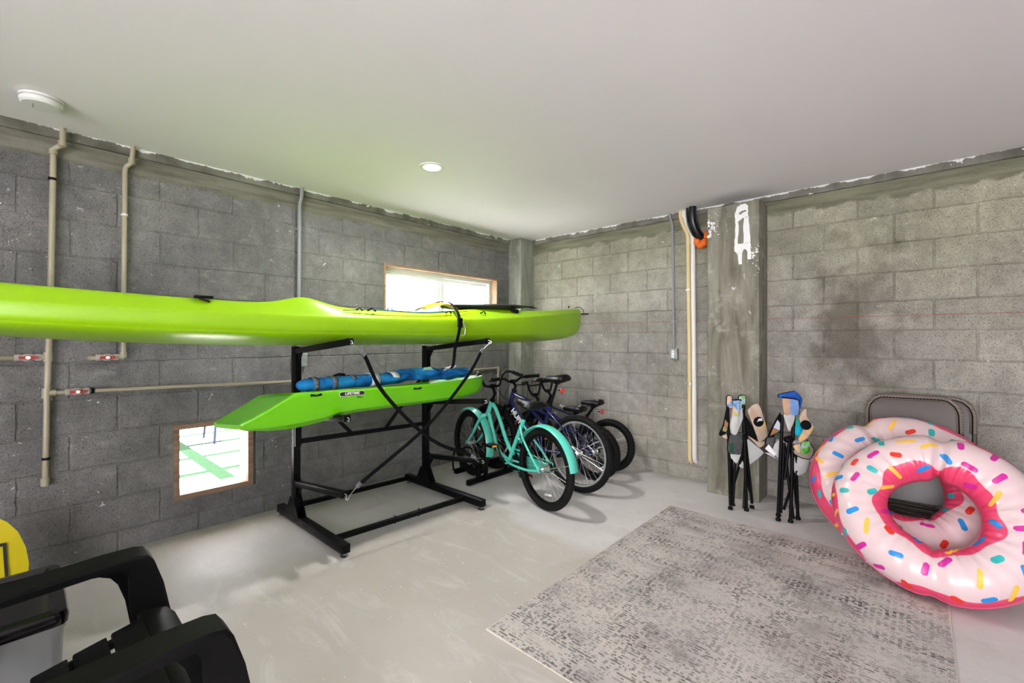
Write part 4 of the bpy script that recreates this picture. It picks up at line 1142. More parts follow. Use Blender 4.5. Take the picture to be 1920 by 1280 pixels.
# teal cruiser
JT = dict(style='cruiser', R=.305, wb=1.055, tr=.026, paint=TEAL, fork=TEAL, rim_r=BLACKST, rim_f=BLACKST, BB=(.462, .262), HT=(.706, .737), HB=(.772, .628), ST=(.250, .650),
          clamp=(.700, .862), quill=.085, bars=[(0, 0, 0), (.0, .055, .0), (.012, .085, .02), (.02, .115, .09), (.0, .145, .122), (-.05, .185, .115), (-.115, .235, .085)], grip=.095,
          seat=(.19, .765), sl=.27, sw=.225, post_m=BLACKST, cr=.15, crank=62, ring=.085, refl_f=2.15, refl_r=-1.7, stilt=.10)
bt = bike('beach_cruiser_bicycle', 'turquoise beach cruiser bicycle with fenders, nearest in the row of bikes', (1.506, -1.473), (.456, -1.258), JT)
f1 = fender(bt, 0, .305, 172, 25, .330, TEAL); f2 = fender(bt, 1.055, .305, 62, 192, .330, TEAL)
for s in (-1, 1):
    b = NBM(); tube(b, [Vector((-.01, s*.07, .305)), Vector((-.30, s*.038, .40))], .0028, 6); obj('fender_stay', b, STEEL, f1)
b = NBM(); out = [(-.02+.0, .035)]+[( .462+.10*math.cos(R(a)), .10*math.sin(R(a))-.043+.043) for a in range(80, -81, -20)]+[(-.02, -.035)]
plate(b, [(x, z+.262+(.043*(1-x/.462) if x < .4 else 0)) for x, z in out], (0, -.062, 0), (1, 0, 0), (0, 0, 1), .004); plate(b, [(.462+.055*math.cos(R(a)), .262+.055*math.sin(R(a))) for a in range(0, 360, 20)], (0, -.0645, 0), (1, 0, 0), (0, 0, 1), .003, 1)
obj('chain_guard', b, [TEAL, BLACKST], bt)
text('lettering', 'HUFFY', .030, BLACKPR, bt, basis((.69, .0165, .455), (-.10, 0, -.24), (-.24, 0, .10)), sx=1.1)
# blue mountain bike
MB = [(0, 0, 0), (0, .05, .0), (-.005, .10, .025), (-.015, .16, .035), (-.035, .235, .038), (-.055, .315, .038)]
JH = dict(style='mtb', R=.320, wb=1.015, tr=.027, paint=NAVY, fork=BLACKST, rim_r=ALU, rim_f=BLACKST, BB=(.43, .285), HT=(.735, .785), HB=(.782, .665), ST=(.300, .690),
          clamp=(.755, .872), quill=.065, bars=MB, grip=.12, levers=True, cables=True, seat=(.235, .930), sl=.27, sw=.165, cr=.165, crank=-35, ring=.085, knob=True,
          red=(.175, 0, .83), refl_r=-.85, refl_f=-2.6, k=1.15)
bh = bike('mountain_bicycle', 'dark blue mountain bicycle with white lettering, second in the row of bikes', (1.478, -.982), (.464, -.962), JH)
dt = Vector((JH['BB'][0]-JH['HB'][0], 0, JH['BB'][1]-JH['HB'][1])).normalized()
text('lettering', 'HUFFY', .070, WHITE, bh, basis((.665, .0275, .535), dt, (dt.z, 0, -dt.x)), sx=1.0, bold=.003)
b = NBM(); plate(b, [(0, -.006), (.10, .002), (.15, .006), (.09, .010), (.02, .004)], (.72, .019, .755), (-.93, 0, -.18), (.18, 0, -.93), .002); plate(b, [(0, -.004), (.12, .0), (.02, .008)], (.50, .019, .715), (-.93, 0, -.18), (.18, 0, -.93), .002); obj('decal', b, WHITE, bh)
# two kids bikes
KB = [(0, 0, 0), (0, .04, 0), (.01, .085, .055), (.012, .11, .115), (-.01, .16, .135), (-.05, .255, .135)]
JK = dict(style='kid', R=.25, wb=.875, tr=.027, paint=NAVY, fork=BLACKST, rim_r=BLACKST, rim_f=BLACKST, BB=(.385, .265), HT=(.665, .600), HB=(.700, .525), ST=(.255, .500),
          clamp=(.665, .715), quill=.09, bars=KB, cross=3, grip=.10, levers=True, cables=True, seat=(.205, .622), sl=.24, sw=.15, cr=.125, crank=30, ring=.065, knob=True,
          red=(.11, 0, .545), slogo=True, refl_r=-2.2, refl_f=1.9, k=.95)
bk = bike('childrens_bicycle', 'dark blue kids bicycle with lettering on its frame, third in the row', (1.405, -.615), (.53, -.655), JK)
text('lettering', 'ROCK IT', .034, WHITE, bk, basis((.47, .0155, .568), Vector((-.41, 0, -.10)), Vector((-.10, 0, .41))), bold=.001)
dt = Vector((JK['BB'][0]-JK['HB'][0], 0, JK['BB'][1]-JK['HB'][1])).normalized()
text('lettering', 'HUFFY', .045, WHITE, bk, basis((.56, .024, .41), dt, (dt.z, 0, -dt.x)), bold=.001)
JK2 = dict(JK); JK2.update(clamp=(.72, .72), HT=(.715, .600), HB=(.745, .525), wb=.90, paint=DKPAINT, lean=0, knob=True, seat=(.19, .640), red=(.09, 0, .56), refl_r=1.05)
bk2 = bike('childrens_bicycle', 'small dark bicycle with black rims at the back, beside the far wall', (1.370, -.275), (.47, -.335), JK2)
text('lettering', 'ROCK IT', .034, WHITE, bk2, basis((.50, .0155, .568), Vector((-.41, 0, -.10)), Vector((-.10, 0, .41))), bold=.001)

# bike floor rack
t = thing('bike_rack', 'low black steel floor rack holding the front wheels of the bikes', 'rack', (.5, -.75, 0))
for xx, ya in ((.68, -1.50), (.34, -1.35)):
    b = NBM(); beam(b, (xx, ya, .025), (xx, -.15, .025), .042, .042, bev=.003); r_ = obj('rail', b, BLACKST, t, True, smooth=30)
for yc in (-1.325, -.968, -.648, -.33):
    b = NBM()
    for s in (-1, 1):
        y_ = yc+s*.045
        beam(b, (.68, y_, .04), (.68, y_, .18), .03, .03, bev=.002)
        tube(b, spline([(.34, y_, .04), (.33, y_, .14), (.36, y_, .22), (.44, y_, .26), (.53, y_, .235), (.60, y_, .17), (.66, y_, .12)], 4), .009, 8)
        lathe(b, [(.007, 0), (.007, .004), (.002, .006)], (.702, y_, .03), (1, 0, 0), 8)
    obj('wheel_holder', b, BLACKST, t, True, smooth=50)
#PART3
# ------------------------------------------------------------------ folded camping chairs
def spl2(pts): return pts
def camp_tube(bm, pts, r=.0085): tube(bm, [Vector(p) for p in pts], r, 8)
def patch(name, outline, y, m, parent, t=.006, bulge=.012, edge=False, label=None):
    if len(outline) > 3 and t > .0035:
        n_ = len(outline); sm = []
        for i in range(n_):
            p0, p1, p2, p3 = (Vector(outline[(i+k) % n_]) for k in (-1, 0, 1, 2))
            for q in (0, .33, .66):
                c = .5*((2*p1)+(p2-p0)*q+(2*p0-5*p1+4*p2-p3)*q*q+(3*p1-p0-3*p2+p3)*q**3)
                l = p1.lerp(p2, q); sm.append(tuple(l.lerp(c, .55)))
        outline = sm
    b = NBM(); plate(b, outline, (0, y, 0), (1, 0, 0), (0, 0, 1), t, bulge=bulge)
    o = obj(name, b, m, parent, smooth=50, label=label)
    if edge:
        b = NBM(); tube(b, [Vector((x, y, z)) for x, z in outline], .0045, 6, closed=True); e = obj('piping', b, WEB, o, smooth=60)
    return o
def camp_leg(t, x0, z0, x1, z1, y0, y1, name='leg', r=.0112, foot=True):
    if not foot: r = .0095
    b = NBM(); tube(b, [(x0, y0, z0+.012), (x1, y1, z1)], r, 10); l = obj(name, b, BLACKST, t, smooth=60)
    if foot:
        b = NBM(); lathe(b, [(.012, 0), (.017, .003), (.017, .016), (.012, .024)], (x0, y0, 0), (0, 0, 1), 14); obj('foot', b, BLACKPL, l, smooth=50)
    return l
def rolled(name, x, z0, z1, r, y, m, parent, arcdeg=300, dx=0):
    b = NBM(); tube(b, [(x+dx, y, z0), (x+dx*.5, y, (z0+z1)/2), (x, y, z1)], r, 16, flat=(1, .8)); o = obj(name, b, m, parent, smooth=60)
    b = NBM(); tube(b, [(x+r*math.cos(2*math.pi*i/20), y+.8*r*math.sin(2*math.pi*i/20), z1) for i in range(20)], .004, 6, closed=True); lathe(b, [(r*.8, -.001), (.001, -.001)], (x, y, z1+.002), (0, 0, 1), 16, capped=False); obj('piping', b, WEB, o, smooth=60)
    return o
# chair 1 (in front of the pilaster)
t = thing('folding_camp_chair', 'folded camping chair with round black cup holder, standing in front of the pilaster', 'camping chair', (2.588, -0.467, 0), YAW, 'folded camping chairs')
camp_leg(t, -0.0922, 0.02, -0.1083, 0.7858, -.02, -.01)
camp_leg(t, 0.012, 0, 0, 0.7858, -.05, -.03)
camp_leg(t, 0.0802, 0.0281, 0.016, 0.5533, .0, -.02)
camp_leg(t, -0.0361, 0.0521, -0.0641, 0.3648, .06, .02)
for a in ((-0.0722, 0.0361, -0.0481, 0.413, -.02, -.01), (-0.008, 0.008, 0.0361, 0.3729, -.05, 0), (-0.0561, 0.0722, 0.008, 0.445, .05, -.02), (0.0641, 0.1123, -0.016, 0.4931, .0, -.01), (0.004, 0.413, -0.004, 0.7537, -.02, -.04)):
    camp_leg(t, *a, name='strut', r=.0075, foot=False)
b = NBM(); lathe(b, [(.014, -.02), (.02, -.012), (.02, .012), (.014, .02)], (0, -.045, 0.5453), (1, 0, 0), 14); obj('hub_joint', b, BLACKPL, t, smooth=50)
patch('backrest_fabric', [(-0.1163, 0.846), (-0.0802, 0.846), (-0.0762, 0.7578), (-0.1163, 0.7618)], -.015, PRINT1, t, edge=True)
rolled('backrest_fabric', -0.0561, 0.7056, 0.8219, .030, -.045, PRINT1, t, dx=-.012)
patch('backrest_fabric', [(-0.0281, 0.846), (0.02, 0.85), (0.02, 0.7497), (-0.0241, 0.7537)], -.015, print_mat('pale_blue_green_print', [(.30, .48, .62), (.45, .60, .68), (.20, .42, .12), (.45, .50, .20)], 16), t, edge=True)
b = NBM(); tube(b, spline([(-0.0802, -.05, 0.7096), (-0.1002, -.05, 0.6736), (-0.1042, -.05, 0.6134), (-0.0842, -.05, 0.5653), (-0.0641, -.05, 0.6134), (-0.0561, -.05, 0.7096)], 3), .012, 8)
patch('seat_canvas', [(-0.0922, 0.7096), (-0.0521, 0.7137), (-0.0561, 0.5934), (-0.0762, 0.5653), (-0.1002, 0.5773), (-0.1083, 0.6335)], -.052, CANVAS, t, .02)
b.free()
patch('seat_canvas', [(-0.0481, 0.7337), (-0.004, 0.7578), (0, 0.7016), (-0.0401, 0.6014), (-0.0561, 0.5813)], -.035, CANVAS, t, .006)
patch('side_panel', [(-0.1203, 0.7658), (-0.1042, 0.7417), (-0.1083, 0.6134), (-0.1283, 0.5653), (-0.1684, 0.5493), (-0.1764, 0.5693), (-0.1483, 0.6335)], -.02, WEB, t, .006, .004)
patch('side_print', [(-0.1363, 0.6736), (-0.1123, 0.6455), (-0.1203, 0.6134), (-0.1443, 0.6174)], -.03, mat('brown_print', (.34, .16, .08), .8), t, .003, .002)
patch('side_print', [(-0.1483, 0.6214), (-0.1203, 0.6094), (-0.1283, 0.5813), (-0.1564, 0.5894)], -.03, mat('olive_print', (.30, .28, .12), .8), t, .003, .002)
patch('side_flap', [(-0.1524, 0.5613), (-0.1203, 0.5613), (-0.1083, 0.5252), (-0.1403, 0.5332)], -.01, TAN, t)
patch('mesh_pocket', [(-0.1042, 0.5653), (-0.012, 0.5733), (-0.0241, 0.429), (-0.0561, 0.421), (-0.1123, 0.429), (-0.1243, 0.4611)], -.04, MESHG, t, .01, .02, edge=True)
patch('pocket_print', [(-0.1163, 0.5012), (-0.0922, 0.5092), (-0.0882, 0.433), (-0.1163, 0.445)], -.062, mat('bottle_green_cloth', (.01, .07, .035), .8), t, .003, .002)
patch('under_canvas', [(-0.1083, 0.425), (-0.008, 0.453), (-0.0281, 0.3809), (-0.0521, 0.3448)], -.02, CANVAS, t, .006, .01)
patch('side_panel', [(0.008, 0.7137), (0.0521, 0.6535), (0.1203, 0.5533), (0.1002, 0.5012), (0.0321, 0.5533), (0.012, 0.5653)], -.02, WEB, t, .006, .004)
patch('armrest', [(0.0281, 0.7417), (0.0601, 0.7778), (0.1002, 0.7938), (0.1243, 0.7578), (0.1483, 0.6816), (0.1724, 0.5934), (0.1684, 0.5413), (0.1123, 0.5092), (0.0962, 0.5533), (0.0561, 0.6615)], -.035, TAN, t, .008, .014)
b = NBM(); lathe(b, [(.001, .0), (.030, .004), (.035, .010), (.037, .018), (.033, .022)], (0.1002, -.036, 0.6615), (0, -1, 0), 28); cup = obj('cup_holder', b, WEB, t, smooth=50, label='round black cup holder ring')
patch('cup_print', [(0.0842, 0.6615), (0.0962, 0.6856), (0.1203, 0.6896), (0.1243, 0.6696), (0.1002, 0.6696)], -.062, WHITE, t, .002, .001)
patch('armrest_pocket', [(0.0281, 0.5573), (0.0641, 0.5332), (0.1123, 0.5052), (0.1564, 0.5172), (0.1443, 0.4851), (0.1123, 0.4691), (0.0722, 0.5092)], -.04, TAN, t, .006, .008)
patch('under_canvas', [(0.0361, 0.5212), (0.0962, 0.4811), (0.1644, 0.421), (0.0882, 0.3528), (0.012, 0.3047), (-0.02, 0.3207), (0.008, 0.3729)], -.005, CANVAS, t, .006, .012)
patch('care_tag', [(0.1604, 0.425), (0.2606, 0.3729), (0.2005, 0.421)], -.02, WHITE, t, .003, .002)
# chair 2
t = thing('folding_camp_chair', 'folded camping chair with deep blue cloth top, right of the other one', 'camping chair', (2.893, -0.471, 0), YAW, 'folded camping chairs')
camp_leg(t, -0.0827, 0.0376, -0.0602, 0.7446, -.02, -.03)
camp_leg(t, -0.015, 0.0038, 0.0188, 0.7559, -.05, -.03)
camp_leg(t, 0.0677, 0.015, 0.0376, 0.4663, .0, -.02)
camp_leg(t, -0.0338, 0.0602, -0.0113, 0.4287, .06, .02)
for a in ((-0.0639, 0.0451, -0.0376, 0.5416, -.02, -.01), (0.0038, 0.015, -0.0301, 0.5416, -.05, 0), (-0.0188, 0.0527, 0.0451, 0.3535, .02, -.02), (0.0602, 0.0903, 0.0075, 0.5416, .0, -.01), (-0.0451, 0.2783, 0, 0.598, -.03, -.02)):
    camp_leg(t, *a, name='strut', r=.0075, foot=False)
b = NBM(); lathe(b, [(.016, -.03), (.022, -.018), (.022, .018), (.016, .03)], (-0.0226, -.045, 0.5754), (1, 0, 0), 14); obj('hub_joint', b, BLACKPL, t, smooth=50)
b = NBM(); lathe(b, [(.012, -.02), (.016, -.012), (.016, .012), (.012, .02)], (0.015, -.055, 0.5604), (1, 0, 0), 14); obj('hub_joint', b, CONDUIT, t, smooth=50)
patch('backrest_fabric', [(-0.0752, 0.8838), (0.0338, 0.9064), (0.0827, 0.8575), (0.0752, 0.8048), (0.0564, 0.7597), (0.0376, 0.7484), (0.0338, 0.85), (0.0075, 0.8575), (-0.0752, 0.865)], -.015, PRINTB, t, .014, .016, edge=True)
patch('backrest_print', [(-0.0752, 0.8612), (-0.0226, 0.8575), (-0.0226, 0.7522), (-0.0602, 0.7522)], -.055, mat('tan_stripe_print', (.52, .34, .22), .8, var=.15, vscale=30), t, .006, .004)
patch('backrest_print', [(-0.0226, 0.8575), (0.0376, 0.85), (0.0338, 0.7522), (-0.0226, 0.7522)], -.055, mat('light_blue_print', (.16, .30, .62), .8, var=.15, vscale=30), t, .006, .006)
b = NBM(); tube(b, [(-0.079, -.058, 0.8688), (-0.0113, -.06, 0.8631), (0.0376, -.058, 0.85), (0.0414, -.05, 0.7522)], .0045, 6); obj('piping', b, WEB, t, smooth=60)
patch('seat_canvas', [(-0.0602, 0.7484), (0.015, 0.7484), (0.0075, 0.692), (-0.0226, 0.6318), (-0.0414, 0.6807)], -.045, CANVAS, t, .006, .01)
patch('side_panel', [(-0.0639, 0.7597), (-0.0564, 0.6093), (-0.1429, 0.5867), (-0.1504, 0.598)], -.012, WEB, t, .005, .003)
patch('side_print', [(-0.0884, 0.707), (-0.0696, 0.6807), (-0.0715, 0.6318), (-0.1166, 0.6544)], -.022, mat('pale_blue_white_print', (.52, .58, .68), .8), t, .003, .002)
patch('side_print', [(-0.1166, 0.6544), (-0.0752, 0.6281), (-0.1053, 0.613), (-0.1392, 0.598)], -.022, mat('brown_print', (.34, .16, .08), .8), t, .003, .002)
patch('side_print', [(-0.1053, 0.613), (-0.079, 0.6205), (-0.0639, 0.5905), (-0.1166, 0.598)], -.028, mat('bottle_green_cloth', (.01, .07, .035), .8), t, .003, .002)
patch('mesh_pocket', [(-0.158, 0.5792), (-0.1015, 0.5867), (-0.1091, 0.534), (-0.1279, 0.4964), (-0.1655, 0.534)], -.01, MESHG, t, .006, .006, edge=True)
patch('care_tag', [(-0.1561, 0.5378), (-0.1015, 0.4739), (-0.1166, 0.4551), (-0.1805, 0.5077)], -.03, WHITE, t, .003, .002)
patch('under_canvas', [(-0.1166, 0.5115), (-0.0677, 0.5641), (-0.0715, 0.4663), (-0.0827, 0.4438)], -.005, CANVAS, t, .006, .008)
patch('under_canvas', [(-0.0677, 0.5566), (0.015, 0.5416), (0, 0.4212), (-0.0602, 0.4287)], .03, CANVAS, t, .006, .008)
patch('side_cloth', [(0.0414, 0.7296), (0.0865, 0.6657), (0.0865, 0.6281), (0.0489, 0.598), (0.0263, 0.6168)], -.03, print_mat('cyan_green_print', [(.05, .35, .08), (.0, .38, .55), (.01, .45, .62), (.02, .30, .55)], 14), t, .006, .012)
patch('armrest', [(0.0677, 0.7672), (0.094, 0.7898), (0.0978, 0.7371), (0.1203, 0.6995), (0.1467, 0.6619), (0.1053, 0.5905), (0.0451, 0.5491), (0.0376, 0.5641), (0.079, 0.6055), (0.0903, 0.6318), (0.0564, 0.692), (0.0489, 0.7221)], -.045, TAN, t, .008, .010)
b = NBM(); lathe(b, [(.001, .0), (.026, .004), (.031, .010), (.033, .018), (.029, .022)], (0.0884, -.046, 0.677), (-.35, -1, .15), 28); obj('cup_holder', b, WEB, t, smooth=50)
patch('green_pocket', [(0.0564, 0.5566), (0.1091, 0.5641), (0.1128, 0.4964), (0.079, 0.4776), (0.0527, 0.4851)], -.058, print_mat('leaf_green_print', [(.04, .22, .02), (.12, .42, .05), (.20, .50, .12), (.30, .5, .6)], 22), t, .006, .01)
patch('mesh_pocket', [(0.0038, 0.534), (0.0489, 0.5491), (0.0527, 0.4814), (0.0226, 0.4964)], -.05, TAN, t, .006, .008)
patch('armrest_pocket', [(0.0038, 0.504), (0.0564, 0.4739), (0.0978, 0.4701), (0.1279, 0.504), (0.1166, 0.5491), (0.1015, 0.5716), (0.1467, 0.5115), (0.1429, 0.4739), (0.1203, 0.44), (0.0677, 0.4475), (0.015, 0.4739)], -.045, mat('beige_cloth', (.36, .32, .26), .85), t, .006, .008, edge=True)
patch('under_canvas', [(0.0226, 0.4475), (0.1354, 0.4551), (0.1091, 0.3422), (0.0376, 0.3197)], -.02, CANVAS, t, .006, .014)
patch('care_tag', [(0.1279, 0.44), (0.1504, 0.4701), (0.173, 0.4212), (0.1542, 0.3874)], -.03, mat('striped_tag', (.62, .60, .60), .8), t, .003, .002)

# ------------------------------------------------------------------ metal folding chairs
def steel_chair(label, x, y, tilt, roll=0.0):
    t = thing('folding_chair', label, 'folding chair', (x, y, 0), 0, 'folded metal chairs', rot=(-R(tilt), roll, 0))
    W = .228
    fr = [(-W, .02), (-W, .45), (-W, .76)]+[(-W+.075+.075*math.cos(R(a)), .80+.095*math.sin(R(a))) for a in range(180, 89, -15)]+[(W-.075+.075*math.cos(R(a)), .80+.095*math.sin(R(a))) for a in range(90, -1, -15)]+[(W, .76), (W, .45), (W, .02)]
    b = NBM(); tube(b, [(px_, 0, pz_) for px_, pz_ in fr], .0125, 12); obj('frame', b, TAUPE, t, smooth=60)
    # pressed steel back panel with a rolled rim
    out = [(-.215, .62), (.215, .62)]+[(.218-.085+.085*math.cos(R(a)), .80+.10*math.sin(R(a))) for a in range(0, 91, 15)]+[(-.218+.085+.085*math.cos(R(a)), .80+.10*math.sin(R(a))) for a in range(90, 181, 15)]
    b = NBM(); plate(b, out, (0, -.006, 0), (1, 0, 0), (0, 0, 1), .004, bulge=.006); bp = obj('backrest', b, TAUPE, t, smooth=60)
    rim = [(-.222, .70), (-.222, .78)]+[(-.222+.085+.085*math.cos(R(a)), .80+.105*math.sin(R(a))) for a in range(180, 89, -12)]+[(.222-.085+.085*math.cos(R(a)), .80+.105*math.sin(R(a))) for a in range(90, -1, -12)]+[(.222, .78), (.222, .70)]
    b = NBM(); tube(b, [(px_, .0, pz_) for px_, pz_ in rim], .019, 12, flat=(1, 1)); obj('rim_cover', b, TAUPEF, t, smooth=60, label='dotted fabric edge')
    b = NBM(); tube(b, [(px_*.985, -.019, pz_-.006) for px_, pz_ in rim], .0035, 6); obj('piping', b, WEB, t, smooth=60)
    sp = [(-.19, .24)]+arc(.15, .28, .04, -90, 0, 4)+arc(.15, .60, .04, 0, 90, 4)+arc(-.15, .60, .04, 90, 180, 4)+arc(-.15, .28, .04, 180, 270, 4)
    b = NBM(); plate(b, sp[1:], (0, -.030, 0), (1, 0, 0), (0, 0, 1), .014); bevel(obj('seat', b, TAUPE, t), .004)
    for s in (-1, 1):
        b = NBM(); tube(b, [(s*.20, .022, .02), (s*.20, .020, .62)], .0115, 10); obj('rear_leg', b, TAUPE, t, smooth=60)
        b = NBM(); lathe(b, [(.016, 0), (.017, .01), (.015, .03)], (s*W, 0, 0), (0, 0, 1), 12); obj('foot_cap', b, BLACKPL, t, smooth=50)
    for z_, y_ in ((.16, 0), (.11, .022), (.20, .022)):
        b = NBM(); tube(b, [(-.21, y_, z_), (.21, y_, z_)], .009, 8); obj('cross_rod', b, TAUPE, t, smooth=60)
    return t
steel_chair('folded taupe metal chair leaning on the wall, nearer of the two', 3.553, -.335, 12.5, R(-1))
steel_chair('folded taupe metal chair behind the nearer one, against the blocks', 3.588, -.262, 12.0, R(1.2))

# ------------------------------------------------------------------ inflatable doughnuts
SPK = [mat('sprinkle_magenta', (.58, .02, .30), .35), mat('sprinkle_blue', (.01, .25, .66), .35), mat('sprinkle_teal', (.02, .42, .42), .35), mat('sprinkle_yellow', (.92, .50, .06), .35), mat('sprinkle_red', (.75, .035, .02), .35)]
def donut(label, c, th, ph, RR, rr, spin, seed, pinch):
    n = Vector((math.cos(ph)*math.cos(th), math.sin(ph)*math.cos(th), math.sin(th)))
    u = Vector((0, 0, 1)).cross(n).normalized(); v = n.cross(u)
    m = Matrix((u, v, n)).transposed()
    t = thing('pool_float', label, 'pool float', c, group=None, rot=m.to_euler())
    def rmod(f, q):
        k = 1.0
        for p, d in pinch:
            dd = (f-p+math.pi) % (2*math.pi)-math.pi
            k -= d*math.exp(-(dd/.10)**2); 
        return k
    def S(f, q, lift=0.0):
        inner = max(0, -math.cos(q)); wr = 0
        for p, d in pinch:
            dd = (f-p+math.pi) % (2*math.pi)-math.pi
            wr += math.exp(-(dd/.55)**2)*.6
        wrk = (.0020*math.sin(47*f+1.3*math.sin(5*f))+.0008*math.sin(83*f+2))*(inner*max(0, math.sin(q))*2.2+.25*wr)*(.35+wr)
        wrk += .0016*math.sin(31*f+2*q)*max(0, math.sin(q))
        r = rr*rmod(f, q)+wrk+lift
        rad = RR+.006*math.sin(3*f+seed)+r*math.cos(q)
        return Vector((rad*math.cos(f), rad*math.sin(f), r*.95*math.sin(q)+.006*math.sin(2*f+seed)))
    b = NBM(); NF, NQ = 288, 40
    g = [[b.verts.new(S(2*math.pi*i/NF, 2*math.pi*j/NQ)) for j in range(NQ)] for i in range(NF)]
    for i in range(NF):
        for j in range(NQ): b.faces.new((g[i][j], g[(i+1) % NF][j], g[(i+1) % NF][(j+1) % NQ], g[i][(j+1) % NQ]))
    SB = b; b = NBM(); tube(b, [S(2*math.pi*i/120, 0, .001) for i in range(120)], .0022, 6, closed=True); obj('weld_seam', b, mat('pink_seam', (.70, .08, .20), .4), t, smooth=60)
    rn = random.Random(seed); pl = []; b = SB; tries = 0
    while len(pl) < 62 and tries < 6000:
        tries += 1
        f = rn.uniform(0, 2*math.pi); q = R(rn.uniform(14, 150))
        p = S(f, q)
        if any((p-o).length < .088 for o in pl): continue
        pl.append(p)
        L = rn.choice((.060, .066, .070)); wd = .0125; a = rn.uniform(0, math.pi)
        ci = len(pl) % 5 if rn.random() < .7 else rn.randint(0, 4)
        if ci == 3: L = .088; wd = .0100
        if ci in (2, 4): L = .052; wd = .014
        pts = [(L/2-wd/1+ (wd*math.cos(R(k))), wd*math.sin(R(k))) for k in range(-90, 91, 30)]+[(-(L/2-wd)+wd*math.cos(R(k)), wd*math.sin(R(k))) for k in range(90, 271, 30)]
        su = RR+rr*math.cos(q)
        def at(x, y, lf):
            xx = x*math.cos(a)-y*math.sin(a); yy = x*math.sin(a)+y*math.cos(a)
            return S(f+xx/su, q+yy/rr, lf)
        cols = []
        for k in range(15):
            x = -L/2+L*k/14
            e = max(0, abs(x)-(L/2-wd)); h = math.sqrt(max(wd*wd*.02, wd*wd-e*e))
            cols.append([b.verts.new(at(x, y*h, .0010 if abs(y) > .9 else .0014)) for y in (-1, -.5, 0, .5, 1)])
        for c0, c1 in zip(cols, cols[1:]):
            for y in range(4): b.faces.new((c0[y], c1[y], c1[y+1], c0[y+1])).material_index = ci+1
    body = obj('ring', b, [DONUT]+SPK, t, smooth=180, label='pale pink icing with sprinkles over hot pink vinyl')
    b = NBM(); p = S(spin, R(-35)); d = (p-Vector((RR*math.cos(spin), RR*math.sin(spin), 0))).normalized(); lathe(b, [(.012, 0), (.012, .006), (.006, .010), (.006, .018), (.001, .019)], p-d*.002, d, 14); obj('valve', b, CLEARR, t, smooth=50)
    return t
donut('pink doughnut swim ring with sprinkles, front one lying on the other', (3.626, -.9415, .377), .602, -1.546, .2988, .1238, 4.0, 5, [(R(84), .26), (R(268), .14)])
donut('pink doughnut swim ring half hidden behind the front one, on the metal chairs', (3.500, -.590, .396), .66, -1.50, .318, .1340, 4.0, 11, [(R(116), .28), (R(300), .10)])

# ------------------------------------------------------------------ black lawn chair in the foreground
t = thing('lawn_chair', 'black plastic slatted lawn chair in the near left corner', 'chair', (1.85, -4.1, 0))
OUT = [(-4.62, .490), (-4.2, .505), (-3.97, .517), (-3.885, .517), (-3.855, .510), (-3.838, .485), (-3.812, .40), (-3.775, .2), (-3.745, .003)]
INN = [(-4.62, .425), (-4.2, .438), (-4.03, .447), (-3.975, .440), (-3.945, .425), (-3.925, .395), (-3.905, .33), (-3.885, .2), (-3.865, .003)]
def arm(x0, x1, lean, dy=0.0):
    b = NBM(); rings = []; tk = .006
    for i, (o, n) in enumerate(zip(OUT, INN)):
        o = Vector((0, *o)); n = Vector((0, *n)); d = (n-o); dn = d.normalized()
        near = .42 if i < 4 else min(1, .42+.2*(i-3))
        oi = o+dn*tk; nn = o+d*near
        sh = lean*max(0, .5-o.z)
        def P(q, x): return Vector((x+sh, q.y+(dy if q.y > -4.5 else 0), q.z))
        rings.append([P(o, x0+.008), P(o, x1-.008), P(o+dn*.010, x1), P(nn, x1), P(nn, x1-tk), P(oi+dn*.01, x1-tk), P(oi+dn*.01, x0+tk), P(n, x0+tk), P(n, x0), P(o+dn*.010, x0)])
    loft(b, rings); return obj('armrest', b, BLACKPL, t, True, smooth=35)
arm(1.43, 1.55, .0, .055); arm(2.10, 2.215, .05, .115)
SL = [(-3.75, .27), (-3.735, .305), (-3.76, .335), (-3.82, .350)]
b = NBM(); loft(b, [[Vector((x, y, z)) for y, z in SL]+[Vector((x, y-.02, z-.014)) for y, z in reversed(SL)] for x in (1.60, 1.64, 2.06, 2.095)]); obj('seat_slat', b, BLACKPL, t, True, smooth=50)
for i in range(6):
    y_ = -3.832-.088*i; z_ = .348-.022*i
    b = NBM(); box(b, 1.64, 2.095, y_-.078, y_, z_-.016, z_, bev=.005)
    for v_ in b.verts: v_.co.z += (y_-v_.co.y)*-.22
    obj('seat_slat', b, BLACKPL, t, True, smooth=35)
for x0 in (1.60, 2.075):
    b = NBM(); loft(b, [[Vector((x, y, z)) for y, z in ((-3.78, .318), (-4.42, .18), (-4.62, .0), (-4.55, .0), (-4.38, .14), (-3.82, .29))] for x in (x0, x0+.022)]); obj('side_rail', b, BLACKPL, t, True)
for i in range(6):
    x_ = 1.59+.092*i; b = NBM(); k_ = (i-2.5)*.022
    loft(b, [[Vector((x_+k_*f+dx, -4.38-.42*f+dy, .22+.72*f)) for dx, dy in ((0, 0), (.082+.012*f, 0), (.082+.012*f, -.016), (0, -.016))] for f in (0, .5, 1)]); obj('back_slat', b, BLACKPL, t, True)
b = NBM(); box(b, 1.42, 2.26, -4.66, -4.62, .40, .49, bev=.006); obj('back_brace', b, BLACKPL, t, True)

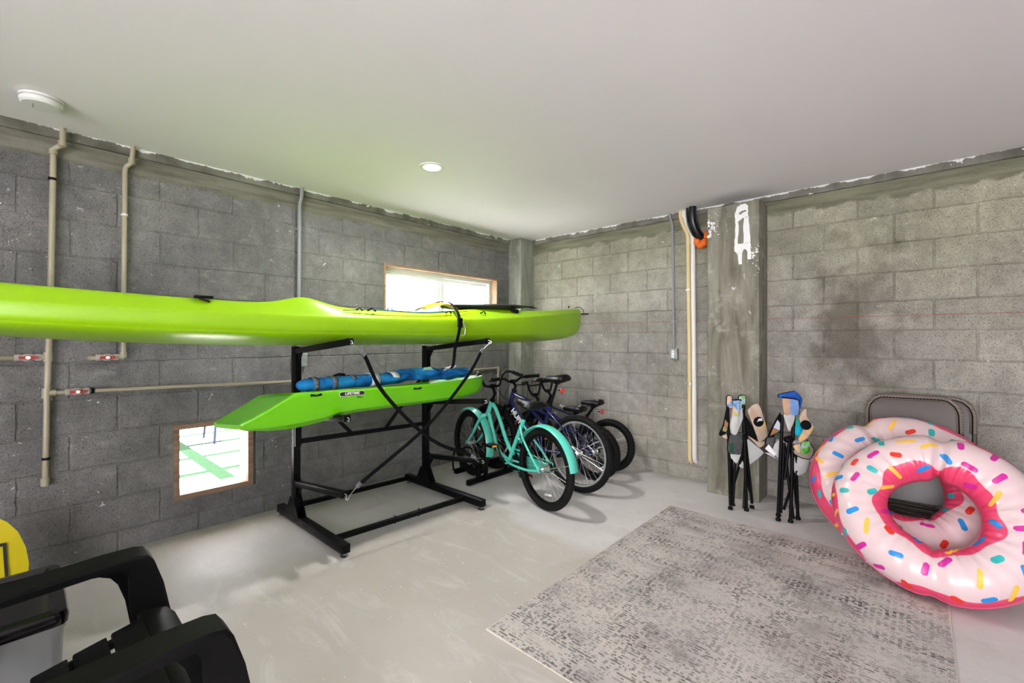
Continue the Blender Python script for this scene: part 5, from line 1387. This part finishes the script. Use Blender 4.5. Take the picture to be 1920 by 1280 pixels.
t = thing('storage_tote', 'clear plastic storage tote with black lid beneath the lawn chair arm', 'storage box', (1.2, -4.3, 0))
b = NBM(); 
def rr_ring(x0, x1, y0, y1, z, r=.035):
    o = [(x1-r+r*math.cos(R(a)), y1-r+r*math.sin(R(a))) for a in range(0, 91, 15)]+[(x0+r+r*math.cos(R(a)), y1-r+r*math.sin(R(a))) for a in range(90, 181, 15)]+[(x0+r+r*math.cos(R(a)), y0+r+r*math.sin(R(a))) for a in range(180, 271, 15)]+[(x1-r+r*math.cos(R(a)), y0+r+r*math.sin(R(a))) for a in range(270, 361, 15)]
    return [Vector((x, y, z)) for x, y in o]
loft(b, [rr_ring(1.00, 1.40, -4.60, -4.03, 0), rr_ring(.98, 1.42, -4.62, -4.01, .10), rr_ring(.975, 1.425, -4.625, -4.005, .29), rr_ring(.970, 1.430, -4.63, -4.0, .30), rr_ring(.968, 1.432, -4.63, -4.0, .325)], cap=True)
obj('tub', b, TOTEC, t, True, smooth=40)
b = NBM(); loft(b, [rr_ring(.962, 1.438, -4.636, -3.994, .318), rr_ring(.96, 1.44, -4.638, -3.992, .345), rr_ring(.965, 1.435, -4.63, -3.998, .362), rr_ring(.99, 1.41, -4.60, -4.025, .366), rr_ring(1.0, 1.40, -4.59, -4.035, .352)]); obj('lid', b, mat('black_glossy_lid', (.004, .004, .005), .2, coat=.1), t, True, smooth=40)
b = NBM(); box(b, 1.438, 1.452, -4.30, -4.15, .27, .355, bev=.005); obj('latch', b, BLACKPL, t, True, smooth=40)

t = thing('kayak_paddle', 'yellow paddle standing blade down by the window wall at the left edge', 'paddle', (.30, -4.19, 0))
hl = [(.018, .44), (.030, .405), (.060, .375), (.092, .32), (.114, .24), (.121, .16), (.112, .08), (.085, .025), (.04, .0)]
o_ = [(a, z) for a, z in hl]+[(-a, z) for a, z in reversed(hl)]
PT = lambda a, z: (.30-.14*z, -4.187-.05*z+a, z)
b = NBM(); plate(b, o_, (.30, -4.187, .0), (0, 1, 0), (-.14, -.05, 1), .006, bulge=.008); obj('blade', b, YELLOW, t, True, smooth=60)
b = NBM(); plate(b, [(.0, .055), (.052, .055), (.052, .285), (.0, .285), (.0, .270), (.040, .270), (.040, .070), (.0, .070)], (.3135, -4.187, .0), (0, 1, 0), (-.14, -.05, 1), .002); obj('blade_print', b, BLACKPR, t, True)
b = NBM(); tube(b, [PT(0, .40), PT(0, 1.95)], .015, 12); obj('shaft', b, BLACKPL, t, True, smooth=60)
